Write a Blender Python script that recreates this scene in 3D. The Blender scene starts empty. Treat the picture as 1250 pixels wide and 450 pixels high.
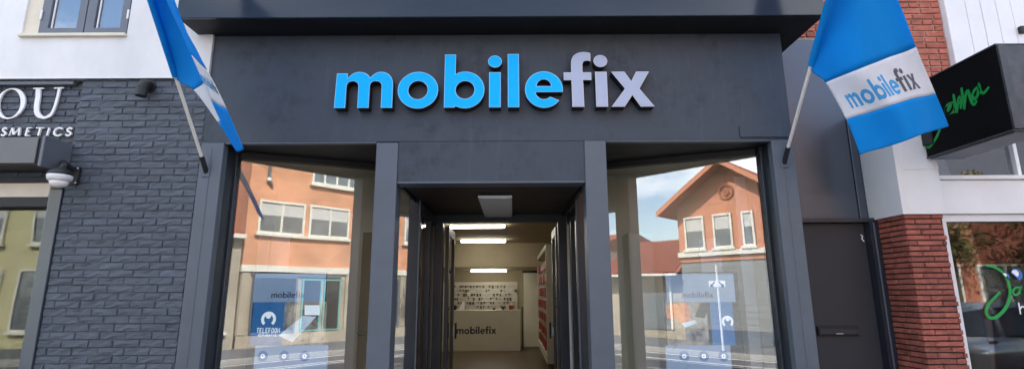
import bpy, bmesh, math, random
from math import sin, cos, tan, atan, pi, radians, sqrt
from mathutils import Vector, Matrix
from mathutils.geometry import tessellate_polygon
random.seed(7)
S = bpy.context.scene
COL = S.collection
# ------------------------------------------------------------------ camera
FPX = 635.0; PITCH = atan(132/FPX); ROLL = .005
CAM = Vector((0, -4.3, 1.6))
_U0 = Vector((0, -sin(PITCH), cos(PITCH))); FWD = Vector((0, cos(PITCH), sin(PITCH))); _R0 = Vector((1, 0, 0))
RGT = _R0*cos(ROLL) - _U0*sin(ROLL); UPV = _R0*sin(ROLL) + _U0*cos(ROLL)
cd = bpy.data.cameras.new('camera'); cam = bpy.data.objects.new('camera', cd); COL.objects.link(cam)
cd.sensor_fit = 'HORIZONTAL'; cd.sensor_width = 36; cd.lens = 36*FPX/1250; cd.clip_start = .05; cd.clip_end = 2000
B = -FWD
cam.matrix_world = Matrix(((RGT.x, UPV.x, B.x, CAM.x), (RGT.y, UPV.y, B.y, CAM.y), (RGT.z, UPV.z, B.z, CAM.z), (0, 0, 0, 1)))
S.camera = cam
# ------------------------------------------------------------------ sky, sun, exposure
SUN_EL, SUN_AZ = radians(43), radians(-14)          # the sun stands behind the shops, the street front lies in shade
w = bpy.data.worlds.new('World'); S.world = w; w.use_nodes = True
nt = w.node_tree; nt.nodes.clear()
out = nt.nodes.new('ShaderNodeOutputWorld'); bg = nt.nodes.new('ShaderNodeBackground'); bg.inputs['Strength'].default_value = .15
sky = nt.nodes.new('ShaderNodeTexSky'); sky.sky_type = 'NISHITA'; sky.sun_disc = False
sky.sun_elevation = SUN_EL; sky.sun_rotation = SUN_AZ; sky.air_density = 1.0; sky.dust_density = 1.2; sky.ozone_density = 1.0
tc = nt.nodes.new('ShaderNodeTexCoord'); mp = nt.nodes.new('ShaderNodeMapping'); mp.inputs['Scale'].default_value = (1, 1, 2.4); mp.inputs['Location'].default_value = (.35, .2, .1)
nz = nt.nodes.new('ShaderNodeTexNoise'); nz.inputs['Scale'].default_value = 2.6; nz.inputs['Detail'].default_value = 7; nz.inputs['Roughness'].default_value = .55
rp = nt.nodes.new('ShaderNodeValToRGB'); rp.color_ramp.elements[0].position = .47; rp.color_ramp.elements[1].position = .66
bw = nt.nodes.new('ShaderNodeRGBToBW'); ml = nt.nodes.new('ShaderNodeMath'); ml.operation = 'MULTIPLY_ADD'; ml.inputs[1].default_value = 1.2; ml.inputs[2].default_value = 5.5
mx = nt.nodes.new('ShaderNodeMixRGB')
L = nt.links.new
L(tc.outputs['Generated'], mp.inputs['Vector']); L(mp.outputs[0], nz.inputs['Vector']); L(nz.outputs['Fac'], rp.inputs[0]); L(rp.outputs[0], mx.inputs[0])
L(sky.outputs[0], mx.inputs[1]); L(sky.outputs[0], bw.inputs[0]); L(bw.outputs[0], ml.inputs[0]); L(ml.outputs[0], mx.inputs[2]); L(mx.outputs[0], bg.inputs['Color']); L(bg.outputs[0], out.inputs[0])
sd = bpy.data.lights.new('sun', 'SUN'); sd.energy = 3.4; sd.angle = radians(.53); sd.color = (1, .96, .90)
so = bpy.data.objects.new('sun', sd); COL.objects.link(so)
_to = Vector((sin(SUN_AZ)*cos(SUN_EL), cos(SUN_AZ)*cos(SUN_EL), sin(SUN_EL)))
so.rotation_euler = (-_to).to_track_quat('-Z', 'Y').to_euler(); so.location = (0, 0, 20)
vs = S.view_settings; vs.view_transform = 'Standard'; vs.look = 'None'; vs.gamma = 1; vs.exposure = 1.74; vs.use_curve_mapping = False
S.render.engine = 'CYCLES'; S.cycles.use_denoising = True; S.cycles.max_bounces = 10; S.cycles.transparent_max_bounces = 24
S.cycles.diffuse_bounces = 5; S.cycles.glossy_bounces = 5; S.cycles.caustics_reflective = False; S.cycles.caustics_refractive = False; S.cycles.sample_clamp_indirect = 6

# ------------------------------------------------------------------ pixel to place (photo pixels 1250 x 450)
def ray(px, py): return FWD + RGT*((px-625)/FPX) + UPV*((225-py)/FPX)
def W(px, py, Y):
    d = ray(px, py); return CAM + d*((Y-CAM.y)/d.y)
def onp(px, py, q, n):
    d = ray(px, py); return CAM + d*((q-CAM).dot(n)/d.dot(n))
def mirr(px, py, q, n, Y):
    P = onp(px, py, q, n); d = ray(px, py); r = d - n*(2*d.dot(n)); return P + r*((Y-P.y)/r.y)
GL0, GL1 = Vector((-2.481, .296, 0)), Vector((-1.03, .914, 0))      # glass line, left show window
GR0, GR1 = Vector((.73, .880, 0)), Vector((2.211, .271, 0))         # glass line, right show window
def nrm(a, b): d = (b-a).normalized(); return Vector((d.y, -d.x, 0))
NL, NR = nrm(GL0, GL1), nrm(GR0, GR1)
YO = -12.0                                                          # fronts across the street
def OL(px, py): return mirr(px, py, GL0, NL, YO)
def OR(px, py): return mirr(px, py, GR0, NR, YO)

# ------------------------------------------------------------------ helpers
def tag(o, label=None, cat=None, group=None, kind=None):
    if label: o['label'] = label
    if cat: o['category'] = cat
    if group: o['group'] = group
    if kind: o['kind'] = kind
    return o
BASE = {}
def thing(name, label, cat, loc=(0, 0, 0), group=None):
    e = bpy.data.objects.new(name, None); e.empty_display_size = .1; COL.objects.link(e); e.location = loc
    BASE[e.name] = Vector(loc)
    return tag(e, label, cat, group)
def link(o, parent=None):
    COL.objects.link(o)
    if parent is not None:
        o.parent = parent
        b = BASE.get(parent.name)
        if b is not None: o.matrix_parent_inverse = Matrix.Translation(-b)
    return o
def mesh(name, vs_, fs, mat, parent=None, smooth=False):
    me = bpy.data.meshes.new(name); me.from_pydata([tuple(v) for v in vs_], [], fs); me.update()
    if smooth: me.polygons.foreach_set('use_smooth', [True]*len(me.polygons))
    o = bpy.data.objects.new(name, me); me.materials.append(mat)
    return link(o, parent)
BF = [(0, 3, 2, 1), (4, 5, 6, 7), (0, 1, 5, 4), (1, 2, 6, 5), (2, 3, 7, 6), (3, 0, 4, 7)]
def bv(x0, x1, y0, y1, z0, z1): return [(x0, y0, z0), (x1, y0, z0), (x1, y1, z0), (x0, y1, z0), (x0, y0, z1), (x1, y0, z1), (x1, y1, z1), (x0, y1, z1)]
def from_bm(name, bm, mat, parent=None, smooth=False):
    me = bpy.data.meshes.new(name); bm.normal_update(); bm.to_mesh(me); bm.free()
    if smooth: me.polygons.foreach_set('use_smooth', [True]*len(me.polygons))
    me.materials.append(mat); o = bpy.data.objects.new(name, me); return link(o, parent)
def box(name, x0, x1, y0, y1, z0, z1, mat, parent=None, bevel=0, rot=None, pivot=None):
    if x1 < x0: x0, x1 = x1, x0
    if y1 < y0: y0, y1 = y1, y0
    if z1 < z0: z0, z1 = z1, z0
    V = [Vector(v) for v in bv(x0, x1, y0, y1, z0, z1)]
    if rot is not None: V = [rot @ (v-Vector(pivot)) + Vector(pivot) for v in V]
    bm = bmesh.new(); q = [bm.verts.new(v) for v in V]
    for f in BF: bm.faces.new([q[i] for i in f])
    if bevel: bmesh.ops.bevel(bm, geom=list(bm.edges), offset=bevel, segments=2 if bevel > .004 else 1, affect='EDGES', profile=.6)
    return from_bm(name, bm, mat, parent)
def multi(name, boxes, mat, parent=None):
    V, Fc = [], []
    for b in boxes:
        k = len(V); V += bv(*b); Fc += [tuple(i+k for i in f) for f in BF]
    return mesh(name, V, Fc, mat, parent)
def wallseg(name, a, b, t, z0, z1, mat, parent=None, bevel=0):
    """upright slab along plan line a-b, thickness t behind the line (away from the street)"""
    a, b = Vector(a).to_2d(), Vector(b).to_2d(); d = (b-a).normalized(); n = Vector((-d.y, d.x))*t
    p = [a, b, b+n, a+n]
    bm = bmesh.new(); q = [bm.verts.new((v.x, v.y, z)) for z in (z0, z1) for v in p]
    for f in BF: bm.faces.new([q[i] for i in f])
    bmesh.ops.recalc_face_normals(bm, faces=bm.faces)
    if bevel: bmesh.ops.bevel(bm, geom=list(bm.edges), offset=bevel, segments=1, affect='EDGES')
    return from_bm(name, bm, mat, parent)
def poly3(polys):
    """polys: outer + holes, 2D -> (points, tris)"""
    pts = [p for q in polys for p in q]
    tr = tessellate_polygon([[Vector((p[0], p[1], 0)) for p in q] for q in polys])
    return pts, [tuple(t) for t in tr]
def prism_data(shapes, depth, fn):
    """shapes: list of (outer, holes..); fn(x, y, d) -> 3D; front at d=0, back at d=depth"""
    V, Fc = [], []
    for polys in shapes:
        pts, tr = poly3(polys); n = len(pts); k = len(V)
        V += [fn(p[0], p[1], 0) for p in pts]
        def ccw(t):
            a, b_, c = (pts[i] for i in t); return (b_[0]-a[0])*(c[1]-a[1])-(b_[1]-a[1])*(c[0]-a[0]) > 0
        tr = [t if ccw(t) else t[::-1] for t in tr]
        Fc += [tuple(k+i for i in t) for t in tr]
        if depth:
            V += [fn(p[0], p[1], depth) for p in pts]
            Fc += [tuple(k+n+i for i in t[::-1]) for t in tr]
            m = k
            for q in polys:
                c = len(q)
                ar = sum(q[i][0]*q[(i+1) % c][1]-q[(i+1) % c][0]*q[i][1] for i in range(c))
                for i in range(c):
                    j = (i+1) % c
                    f_ = (m+i, m+i+n, m+j+n, m+j)
                    Fc.append(f_)
                m += c
    return V, Fc
def prism(name, shapes, depth, fn, mat, parent=None):
    V, Fc = prism_data(shapes, depth, fn)
    o = mesh(name, V, Fc, mat, parent)
    bm = bmesh.new(); bm.from_mesh(o.data); bmesh.ops.recalc_face_normals(bm, faces=bm.faces) if depth else None
    bm.to_mesh(o.data); bm.free()
    return o
def tube(name, pts, r, mat, parent=None, n=10, cap=True, smooth=True):
    V, Fc = [], []; pts = [Vector(p) for p in pts]; rs = r if isinstance(r, (list, tuple)) else [r]*len(pts)
    pu = None
    for i, p in enumerate(pts):
        d = (pts[min(i+1, len(pts)-1)]-pts[max(i-1, 0)]).normalized()
        if pu is None: pu = d.orthogonal().normalized()
        else: pu = (pu-d*pu.dot(d)).normalized()
        v = d.cross(pu)
        for k in range(n):
            a = 2*pi*k/n; V.append(p+(pu*cos(a)+v*sin(a))*rs[i])
    for i in range(len(pts)-1):
        for k in range(n):
            a, b_ = i*n+k, i*n+(k+1) % n; Fc.append((a, b_, b_+n, a+n))
    if cap: Fc.append(tuple(range(n))[::-1]); Fc.append(tuple((len(pts)-1)*n+k for k in range(n)))
    return mesh(name, V, Fc, mat, parent, smooth and False)
def circ(cx, cy, r, n=28, a0=0, a1=2*pi, ry=None):
    ry = r if ry is None else ry
    full = abs(a1-a0) > 6.28
    m = n if full else n+1
    return [(cx+r*cos(a0+(a1-a0)*i/n), cy+ry*sin(a0+(a1-a0)*i/n)) for i in range(m)]
def bez(p0, p1, p2, p3, n=8):
    o = []
    for i in range(1, n+1):
        t = i/n; s = 1-t
        o.append((s**3*p0[0]+3*s*s*t*p1[0]+3*s*t*t*p2[0]+t**3*p3[0], s**3*p0[1]+3*s*s*t*p1[1]+3*s*t*t*p2[1]+t**3*p3[1]))
    return o
def ribbon(pts, wd):
    """closed outline polygon of a stroke"""
    pts = [Vector(p) for p in pts]; ws = wd if isinstance(wd, (list, tuple)) else [wd]*len(pts)
    l, r = [], []
    for i, p in enumerate(pts):
        d0 = (p-pts[i-1]).normalized() if i else None; d1 = (pts[i+1]-p).normalized() if i < len(pts)-1 else None
        if d0 is None: n = Vector((-d1.y, d1.x)); k = 1
        elif d1 is None: n = Vector((-d0.y, d0.x)); k = 1
        else:
            n0, n1 = Vector((-d0.y, d0.x)), Vector((-d1.y, d1.x)); n = n0+n1
            n = n.normalized() if n.length > .1 else n0; k = min(1/max(n.dot(n0), .35), 2)
        h = ws[i]/2*k; l.append(tuple(p+n*h)); r.append(tuple(p-n*h))
    return l+r[::-1]
def smoothpath(P, n=6):
    o = [P[0]]
    for i in range(len(P)-1):
        p0 = Vector(P[max(i-1, 0)]); p1 = Vector(P[i]); p2 = Vector(P[i+1]); p3 = Vector(P[min(i+2, len(P)-1)])
        for k in range(1, n+1):
            t = k/n
            o.append(tuple(.5*((2*p1)+(p2-p0)*t+(2*p0-5*p1+4*p2-p3)*t*t+(3*p1-p0-3*p2+p3)*t**3)))
    return o

# ------------------------------------------------------------------ materials
def mat(name, col, rough=.6, var=.12, scale=6, bump=0, bscale=60, metallic=0, spec=.5, stretch=(1, 1, 1), col2=None, coat=0, detail=5, rnd=0):
    m = bpy.data.materials.new(name); m.use_nodes = True; t = m.node_tree; b_ = t.nodes['Principled BSDF']
    b_.inputs['Roughness'].default_value = rough; b_.inputs['Metallic'].default_value = metallic; b_.inputs['Specular IOR Level'].default_value = spec
    if coat: b_.inputs['Coat Weight'].default_value = coat; b_.inputs['Coat Roughness'].default_value = .08
    c = t.nodes.new('ShaderNodeTexCoord'); mpn = t.nodes.new('ShaderNodeMapping'); mpn.inputs['Scale'].default_value = stretch
    t.links.new(c.outputs['Object'], mpn.inputs['Vector']); vec = mpn.outputs[0]
    if rnd:
        oi = t.nodes.new('ShaderNodeObjectInfo'); vm = t.nodes.new('ShaderNodeVectorMath'); vm.operation = 'ADD'
        sc_ = t.nodes.new('ShaderNodeMath'); sc_.operation = 'MULTIPLY'; sc_.inputs[1].default_value = 37.0
        t.links.new(oi.outputs['Random'], sc_.inputs[0]); t.links.new(vec, vm.inputs[0]); t.links.new(sc_.outputs[0], vm.inputs[1]); vec = vm.outputs[0]
    n_ = t.nodes.new('ShaderNodeTexNoise'); n_.inputs['Scale'].default_value = scale; n_.inputs['Detail'].default_value = detail; n_.inputs['Roughness'].default_value = .6
    t.links.new(vec, n_.inputs['Vector'])
    r_ = t.nodes.new('ShaderNodeValToRGB'); r_.color_ramp.elements[0].position = .3; r_.color_ramp.elements[1].position = .7
    c1 = [max(0, x*(1-var)) for x in col]; c2 = list(col2) if col2 else [min(1, x*(1+var)) for x in col]
    r_.color_ramp.elements[0].color = (*c1, 1); r_.color_ramp.elements[1].color = (*c2, 1)
    t.links.new(n_.outputs['Fac'], r_.inputs[0]); colout = r_.outputs[0]
    if rnd:
        hs = t.nodes.new('ShaderNodeHueSaturation'); mr = t.nodes.new('ShaderNodeMapRange'); mr.inputs['To Min'].default_value = 1-rnd; mr.inputs['To Max'].default_value = 1+rnd
        t.links.new(oi.outputs['Random'], mr.inputs['Value']); t.links.new(mr.outputs[0], hs.inputs['Value']); t.links.new(colout, hs.inputs['Color']); colout = hs.outputs[0]
    t.links.new(colout, b_.inputs['Base Color'])
    if rough > .15:
        rr = t.nodes.new('ShaderNodeMapRange'); rr.inputs['To Min'].default_value = max(.03, rough-.1); rr.inputs['To Max'].default_value = min(1, rough+.1)
        t.links.new(n_.outputs['Fac'], rr.inputs['Value']); t.links.new(rr.outputs[0], b_.inputs['Roughness'])
    if bump:
        n2 = t.nodes.new('ShaderNodeTexNoise'); n2.inputs['Scale'].default_value = bscale; n2.inputs['Detail'].default_value = 6; n2.inputs['Roughness'].default_value = .65
        t.links.new(vec, n2.inputs['Vector']); bu = t.nodes.new('ShaderNodeBump'); bu.inputs['Strength'].default_value = bump; bu.inputs['Distance'].default_value = .01
        t.links.new(n2.outputs['Fac'], bu.inputs['Height']); t.links.new(bu.outputs[0], b_.inputs['Normal'])
    return m
def emis(name, col, st):
    m = bpy.data.materials.new(name); m.use_nodes = True; t = m.node_tree; b_ = t.nodes['Principled BSDF']
    b_.inputs['Base Color'].default_value = (*col, 1); b_.inputs['Emission Color'].default_value = (*col, 1); b_.inputs['Emission Strength'].default_value = st
    n_ = t.nodes.new('ShaderNodeTexNoise'); n_.inputs['Scale'].default_value = 3; t.links.new(n_.outputs['Fac'], b_.inputs['Roughness'])
    return m
def glass(name, refl=.25, tint=(.93, .95, .94), wave=.0):
    m = bpy.data.materials.new(name); m.use_nodes = True; t = m.node_tree; t.nodes.clear()
    o_ = t.nodes.new('ShaderNodeOutputMaterial'); mix = t.nodes.new('ShaderNodeMixShader'); tr = t.nodes.new('ShaderNodeBsdfTransparent'); gl = t.nodes.new('ShaderNodeBsdfGlossy')
    tr.inputs[0].default_value = (*tint, 1); gl.inputs['Roughness'].default_value = 0; gl.inputs[0].default_value = (1, 1, 1, 1)
    lw = t.nodes.new('ShaderNodeFresnel'); lw.inputs[0].default_value = 1.5
    mr = t.nodes.new('ShaderNodeMapRange'); mr.inputs['From Min'].default_value = .04; mr.inputs['From Max'].default_value = 1; mr.inputs['To Min'].default_value = refl; mr.inputs['To Max'].default_value = .96
    t.links.new(lw.outputs[0], mr.inputs['Value']); t.links.new(mr.outputs[0], mix.inputs[0]); t.links.new(tr.outputs[0], mix.inputs[1]); t.links.new(gl.outputs[0], mix.inputs[2]); t.links.new(mix.outputs[0], o_.inputs[0])
    if wave:
        c = t.nodes.new('ShaderNodeTexCoord'); n_ = t.nodes.new('ShaderNodeTexNoise'); n_.inputs['Scale'].default_value = 1.3; n_.inputs['Detail'].default_value = 1
        bu = t.nodes.new('ShaderNodeBump'); bu.inputs['Strength'].default_value = wave; bu.inputs['Distance'].default_value = .01
        t.links.new(c.outputs['Object'], n_.inputs['Vector']); t.links.new(n_.outputs['Fac'], bu.inputs['Height']); t.links.new(bu.outputs[0], gl.inputs['Normal'])
    return m
def cloth(name, col, trans=.35):
    m = mat(name, col, .75, .07, 5, .5, 22, spec=.2, stretch=(1, 1, .45))
    t = m.node_tree; b_ = t.nodes['Principled BSDF']; o_ = [n for n in t.nodes if n.type == 'OUTPUT_MATERIAL'][0]
    tl = t.nodes.new('ShaderNodeBsdfTranslucent'); tl.inputs[0].default_value = (*col, 1); mx_ = t.nodes.new('ShaderNodeMixShader'); mx_.inputs[0].default_value = trans
    t.links.new(b_.outputs[0], mx_.inputs[1]); t.links.new(tl.outputs[0], mx_.inputs[2]); t.links.new(mx_.outputs[0], o_.inputs[0])
    return m
def brickmat(name, c1, c2, mortar, sx=.22, sz=.0625):
    """masonry too far away to tell the bricks apart"""
    m = bpy.data.materials.new(name); m.use_nodes = True; t = m.node_tree; b_ = t.nodes['Principled BSDF']; b_.inputs['Roughness'].default_value = .85
    c = t.nodes.new('ShaderNodeTexCoord'); sp = t.nodes.new('ShaderNodeSeparateXYZ'); cb = t.nodes.new('ShaderNodeCombineXYZ'); ad = t.nodes.new('ShaderNodeMath'); ad.operation = 'ADD'
    t.links.new(c.outputs['Object'], sp.inputs[0]); t.links.new(sp.outputs[0], ad.inputs[0]); t.links.new(sp.outputs[1], ad.inputs[1]); t.links.new(ad.outputs[0], cb.inputs[0]); t.links.new(sp.outputs[2], cb.inputs[1])
    k = t.nodes.new('ShaderNodeTexBrick'); k.inputs['Scale'].default_value = 1; k.inputs['Brick Width'].default_value = sx; k.inputs['Row Height'].default_value = sz; k.inputs['Mortar Size'].default_value = .005
    k.inputs['Color1'].default_value = (*c1, 1); k.inputs['Color2'].default_value = (*c2, 1); k.inputs['Mortar'].default_value = (*mortar, 1)
    t.links.new(cb.outputs[0], k.inputs['Vector'])
    wn_ = t.nodes.new('ShaderNodeTexNoise'); wn_.inputs['Scale'].default_value = 1.1; wn_.inputs['Detail'].default_value = 8; t.links.new(c.outputs['Object'], wn_.inputs['Vector'])
    wr = t.nodes.new('ShaderNodeMapRange'); wr.inputs['From Min'].default_value = .3; wr.inputs['From Max'].default_value = .7; wr.inputs['To Min'].default_value = .72; wr.inputs['To Max'].default_value = 1.22; t.links.new(wn_.outputs['Fac'], wr.inputs['Value'])
    hs_ = t.nodes.new('ShaderNodeHueSaturation'); t.links.new(wr.outputs[0], hs_.inputs['Value']); t.links.new(k.outputs[0], hs_.inputs['Color']); t.links.new(hs_.outputs[0], b_.inputs['Base Color'])
    bu_ = t.nodes.new('ShaderNodeBump'); bu_.inputs['Distance'].default_value = .006; bu_.invert = True; t.links.new(k.outputs['Fac'], bu_.inputs['Height']); t.links.new(bu_.outputs[0], b_.inputs['Normal'])
    return m
M = {}
def plaster(name, col):
    """trowelled, painted plaster: fine relief, faint brush drag, a few rubbed darker smudges with their own shapes"""
    m = mat(name, col, .58, .07, 7, .28, 16, detail=8)
    t = m.node_tree; b_ = t.nodes['Principled BSDF']; src = b_.inputs['Base Color'].links[0].from_socket
    c = t.nodes.new('ShaderNodeTexCoord')
    def noise(sc, det, stretch=(1, 1, 1)):
        mp_ = t.nodes.new('ShaderNodeMapping'); mp_.inputs['Scale'].default_value = stretch; n_ = t.nodes.new('ShaderNodeTexNoise'); n_.inputs['Scale'].default_value = sc; n_.inputs['Detail'].default_value = det; n_.inputs['Roughness'].default_value = .7
        t.links.new(c.outputs['Object'], mp_.inputs[0]); t.links.new(mp_.outputs[0], n_.inputs['Vector']); return n_.outputs['Fac']
    def ramp(s_, a, b2):
        r_ = t.nodes.new('ShaderNodeMapRange'); r_.inputs['From Min'].default_value = a; r_.inputs['From Max'].default_value = b2; t.links.new(s_, r_.inputs['Value']); return r_.outputs[0]
    def mul(a, b2):
        n_ = t.nodes.new('ShaderNodeMath'); n_.operation = 'MULTIPLY'; t.links.new(a, n_.inputs[0]); t.links.new(b2, n_.inputs[1]); return n_.outputs[0]
    sm = mul(ramp(noise(1.6, 3), .47, .60), ramp(noise(9, 7, (1, 1, .8)), .44, .60))
    st = ramp(noise(3.0, 5, (4, 1, .5)), .54, .75)
    for fac, cc, k in ((sm, .5, .85), (st, 1.7, .5)):
        mx_ = t.nodes.new('ShaderNodeMixRGB'); mm = t.nodes.new('ShaderNodeMath'); mm.operation = 'MULTIPLY'; mm.inputs[1].default_value = k
        t.links.new(fac, mm.inputs[0]); t.links.new(mm.outputs[0], mx_.inputs[0]); t.links.new(src, mx_.inputs[1]); mx_.inputs[2].default_value = (*[x*cc for x in col], 1); src = mx_.outputs[0]
    t.links.new(src, b_.inputs['Base Color']); return m
M['fascia'] = plaster('dark slate plaster paint', (.037, .053, .074))
M['pil'] = mat('slate satin paint', (.090, .113, .142), .46, .08, 4, .08, 40)
M['frame'] = mat('anthracite frame paint', (.021, .027, .037), .34, .12, 5, .03, 60)
M['black'] = mat('black matt paint', (.012, .013, .016), .55, .2, 6, .05, 50)
M['canopy'] = mat('dark canopy board', (.028, .034, .042), .13, .15, 3, .02, 8, stretch=(.25, 1, 1))
M['soffit'] = mat('black soffit board', (.008, .0075, .0075), .6, .25, 8, .08, 40)
M['slat'] = mat('dark brown ceiling slat', (.030, .020, .015), .5, .3, 6, .1, 40, stretch=(.3, 3, 1))
M['cyan'] = mat('cyan acrylic face', (.0, .47, 1.0), .4, .02, 3, spec=.15)
M['cyanrim'] = mat('pale blue letter rim', (.25, .60, .86), .35, .05, 3)
M['silver'] = mat('silver grey acrylic face', (.42, .49, .64), .4, .02, 3, spec=.15)
M['silverrim'] = mat('pale silver letter rim', (.60, .62, .66), .35, .05, 3)
M['return'] = mat('black letter return', (.008, .008, .010), .35, .2, 5)
M['greybrick'] = mat('grey painted brick', (.074, .093, .119), .6, .18, 11, .75, 28, stretch=(.55, 1, 1.9), rnd=.12, detail=8)
M['greymortar'] = mat('grey painted mortar', (.066, .082, .104), .75, .2, 20, .5, 60)
M['white'] = mat('white render', (.68, .70, .71), .8, .10, 1.7, .15, 25, col2=(.79, .81, .82), stretch=(1, 1, .6), detail=8)
M['cream'] = mat('cream paint', (.66, .62, .50), .6, .08, 4, .05, 30)
M['wframe'] = mat('grey window paint', (.12, .14, .17), .45, .08, 5)
M['whitepaint'] = mat('white gloss paint', (.77, .79, .80), .35, .07, 1.5, .03, 30)
M['whiteletter'] = mat('white letter', (.85, .86, .87), .4, .03, 6)
M['redbrick'] = mat('red brick', (.40, .115, .075), .8, .25, 14, .7, 60, col2=(.52, .17, .115), rnd=.2)
M['redmortar'] = mat('light mortar', (.50, .43, .37), .9, .2, 30, .6, 90)
M['darkred'] = mat('thin dark red brick', (.30, .078, .055), .78, .3, 12, .8, 50, col2=(.42, .13, .09), rnd=.22)
M['rake'] = mat('raked dark joint', (.035, .025, .022), .9, .2, 30)
M['metal'] = mat('grey coated sheet', (.085, .105, .135), .2, .10, 1.4, .02, 4, metallic=.35)
M['door'] = mat('dark brown grey door', (.036, .040, .048), .42, .12, 1.2, .02, 30, spec=.3)
M['chrome'] = mat('brushed steel', (.55, .55, .54), .28, .06, 12, metallic=1)
M['alu'] = mat('white aluminium tube', (.72, .70, .63), .38, .05, 8)
M['flagblue'] = cloth('blue flag cloth', (.006, .35, .82), .5)
M['flagwhite'] = cloth('white flag cloth', (.74, .76, .80), .30)
M['flagtext'] = mat('blue flag print', (.04, .28, .60), .8, .05, 5)
M['flagdark'] = mat('charcoal flag print', (.075, .08, .095), .8, .05, 5)
M['green'] = mat('green script', (.004, .30, .05), .45, .1, 20)
M['bluelogo'] = mat('blue logo film', (.04, .16, .48), .5, .1, 20)
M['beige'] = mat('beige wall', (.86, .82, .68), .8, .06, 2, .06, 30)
M['beigepanel'] = mat('beige panel', (.86, .83, .70), .6, .05, 2)
M['innerwhite'] = mat('warm white laminate', (.70, .66, .54), .5, .05, 3)
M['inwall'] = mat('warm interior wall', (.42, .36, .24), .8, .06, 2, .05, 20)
M['floor'] = mat('brown floor', (.13, .092, .05), .45, .25, 3, .05, 30)
M['tube'] = emis('lit tube', (1, .95, .83), 7.5)
M['led'] = mat('unlit white panel', (.92, .92, .92), .4, .03, 4)
M['redpack'] = mat('red retail pack', (.34, .03, .022), .45, .5, 18, rnd=.35)
M['pack'] = mat('small retail pack', (.16, .11, .08), .5, .4, 30, rnd=.6)
M['packlight'] = mat('pale retail pack', (.65, .6, .52), .5, .3, 30, rnd=.3)
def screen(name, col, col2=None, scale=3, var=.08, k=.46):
    """poster print, emission added so it reads through the glass"""
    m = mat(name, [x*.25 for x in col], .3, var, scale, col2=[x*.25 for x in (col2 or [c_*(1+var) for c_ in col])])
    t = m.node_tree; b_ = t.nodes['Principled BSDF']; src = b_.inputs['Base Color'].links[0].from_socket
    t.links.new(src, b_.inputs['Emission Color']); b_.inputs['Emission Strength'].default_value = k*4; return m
M['posterhead'] = screen('slate header print with added glow', (.12, .18, .29))
M['posterblue'] = screen('deep blue print with added glow', (.006, .075, .23))
M['posterpale'] = screen('pale blue print with added glow', (.13, .19, .31))
M['posterphoto'] = screen('photograph print with added glow', (.05, .055, .07), (.26, .24, .22), 11, .6)
M['posterhand'] = screen('hand photograph print with added glow', (.40, .12, .06), (.55, .22, .12), 14, .4)
M['postertext'] = screen('navy lettering with added glow', (.004, .016, .06))
M['posterlight'] = screen('pale print with added glow', (.52, .60, .70))
M['device'] = screen('silver device print with added glow', (.30, .38, .50), None, 6, .3)
M['glass'] = glass('show window glass', .15, (.96, .97, .96), .05)
M['glassside'] = glass('side light glass', .10, (.88, .90, .88))
M['glassup'] = glass('upper window glass', .31, (.66, .70, .75))
M['glassshop'] = glass('neighbour shop glass', .022, (.88, .90, .88), .05)
M['dark'] = mat('dark room', (.03, .03, .034), .8, .2, 3)
M['brown'] = mat('brown wall', (.095, .062, .028), .7, .45, 2.5)
M['orange'] = mat('orange brown panel', (.26, .075, .02), .6, .3, 4)
M['greycard'] = mat('grey board', (.10, .11, .12), .6, .3, 6)
M['pavers'] = mat('grey pavement', (.15, .155, .165), .85, .15, 3, .3, 40)
M['asphalt'] = mat('grey asphalt', (.125, .125, .13), .85, .15, 5, .4, 80)  # plain asphalt grey, road and surrounding ground
M['roadpaint'] = mat('white road paint', (.75, .75, .73), .7, .1, 8)
M['kerb'] = mat('kerb stone', (.36, .35, .33), .8, .12, 6, .2, 40)
M['obrick'] = brickmat('orange house brick', (.74, .35, .19), (.68, .30, .155), (.66, .38, .25))
M['rbrick'] = brickmat('red house brick', (.42, .13, .07), (.36, .10, .055), (.40, .26, .2))
M['ybrick'] = brickmat('yellow grey brick', (.46, .40, .30), (.40, .34, .25), (.45, .42, .36))
M['gablewood'] = mat('orange gable boards', (.56, .22, .12), .7, .15, 3, .1, 20, stretch=(1, 1, 5))
M['tile'] = mat('red roof tile', (.34, .075, .04), .7, .3, 10, .3, 30)
M['owhite'] = mat('cream white trim', (.74, .72, .62), .6, .06, 3)
M['turq'] = mat('turquoise frame', (.12, .38, .36), .5, .06, 3)
M['oglass'] = mat('house window', (.16, .18, .19), .06, .3, 2, spec=.9)
M['odark'] = mat('dark shop window', (.02, .022, .022), .1, .4, 1.5, spec=.4)
M['creamwall'] = mat('cream render', (.56, .52, .30), .8, .1, 1.5, .1, 20)
M['signface'] = mat('matt black sign film', (.0035, .0035, .004), .7, .2, 4, spec=.12)
M['curtain'] = mat('pale net curtain', (.55, .55, .52), .8, .15, 12, stretch=(4, 1, .3))
M['bark'] = mat('bark', (.09, .065, .045), .9, .3, 10, .5, 30)
M['leaf'] = mat('leaves', (.05, .10, .025), .6, .4, 3, rnd=.1)
M['carpaint'] = mat('silver car paint', (.42, .43, .45), .22, .03, 3, metallic=.7, coat=.6)
M['carglass'] = mat('dark car glass', (.008, .009, .01), .05, .2, 3, spec=.8)
M['tyre'] = mat('tyre rubber', (.018, .018, .018), .8, .2, 10)
M['lampred'] = mat('red lens', (.35, .01, .01), .2, .1, 10)
M['shelfgoods'] = mat('shop shelf goods', (.10, .07, .04), .6, .7, 26, col2=(.5, .42, .25))
M['yellowwall'] = mat('pale yellow wall', (.78, .74, .46), .7, .08, 2)
M['greenwall'] = mat('pale olive panel', (.34, .37, .17), .7, .08, 2)

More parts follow.
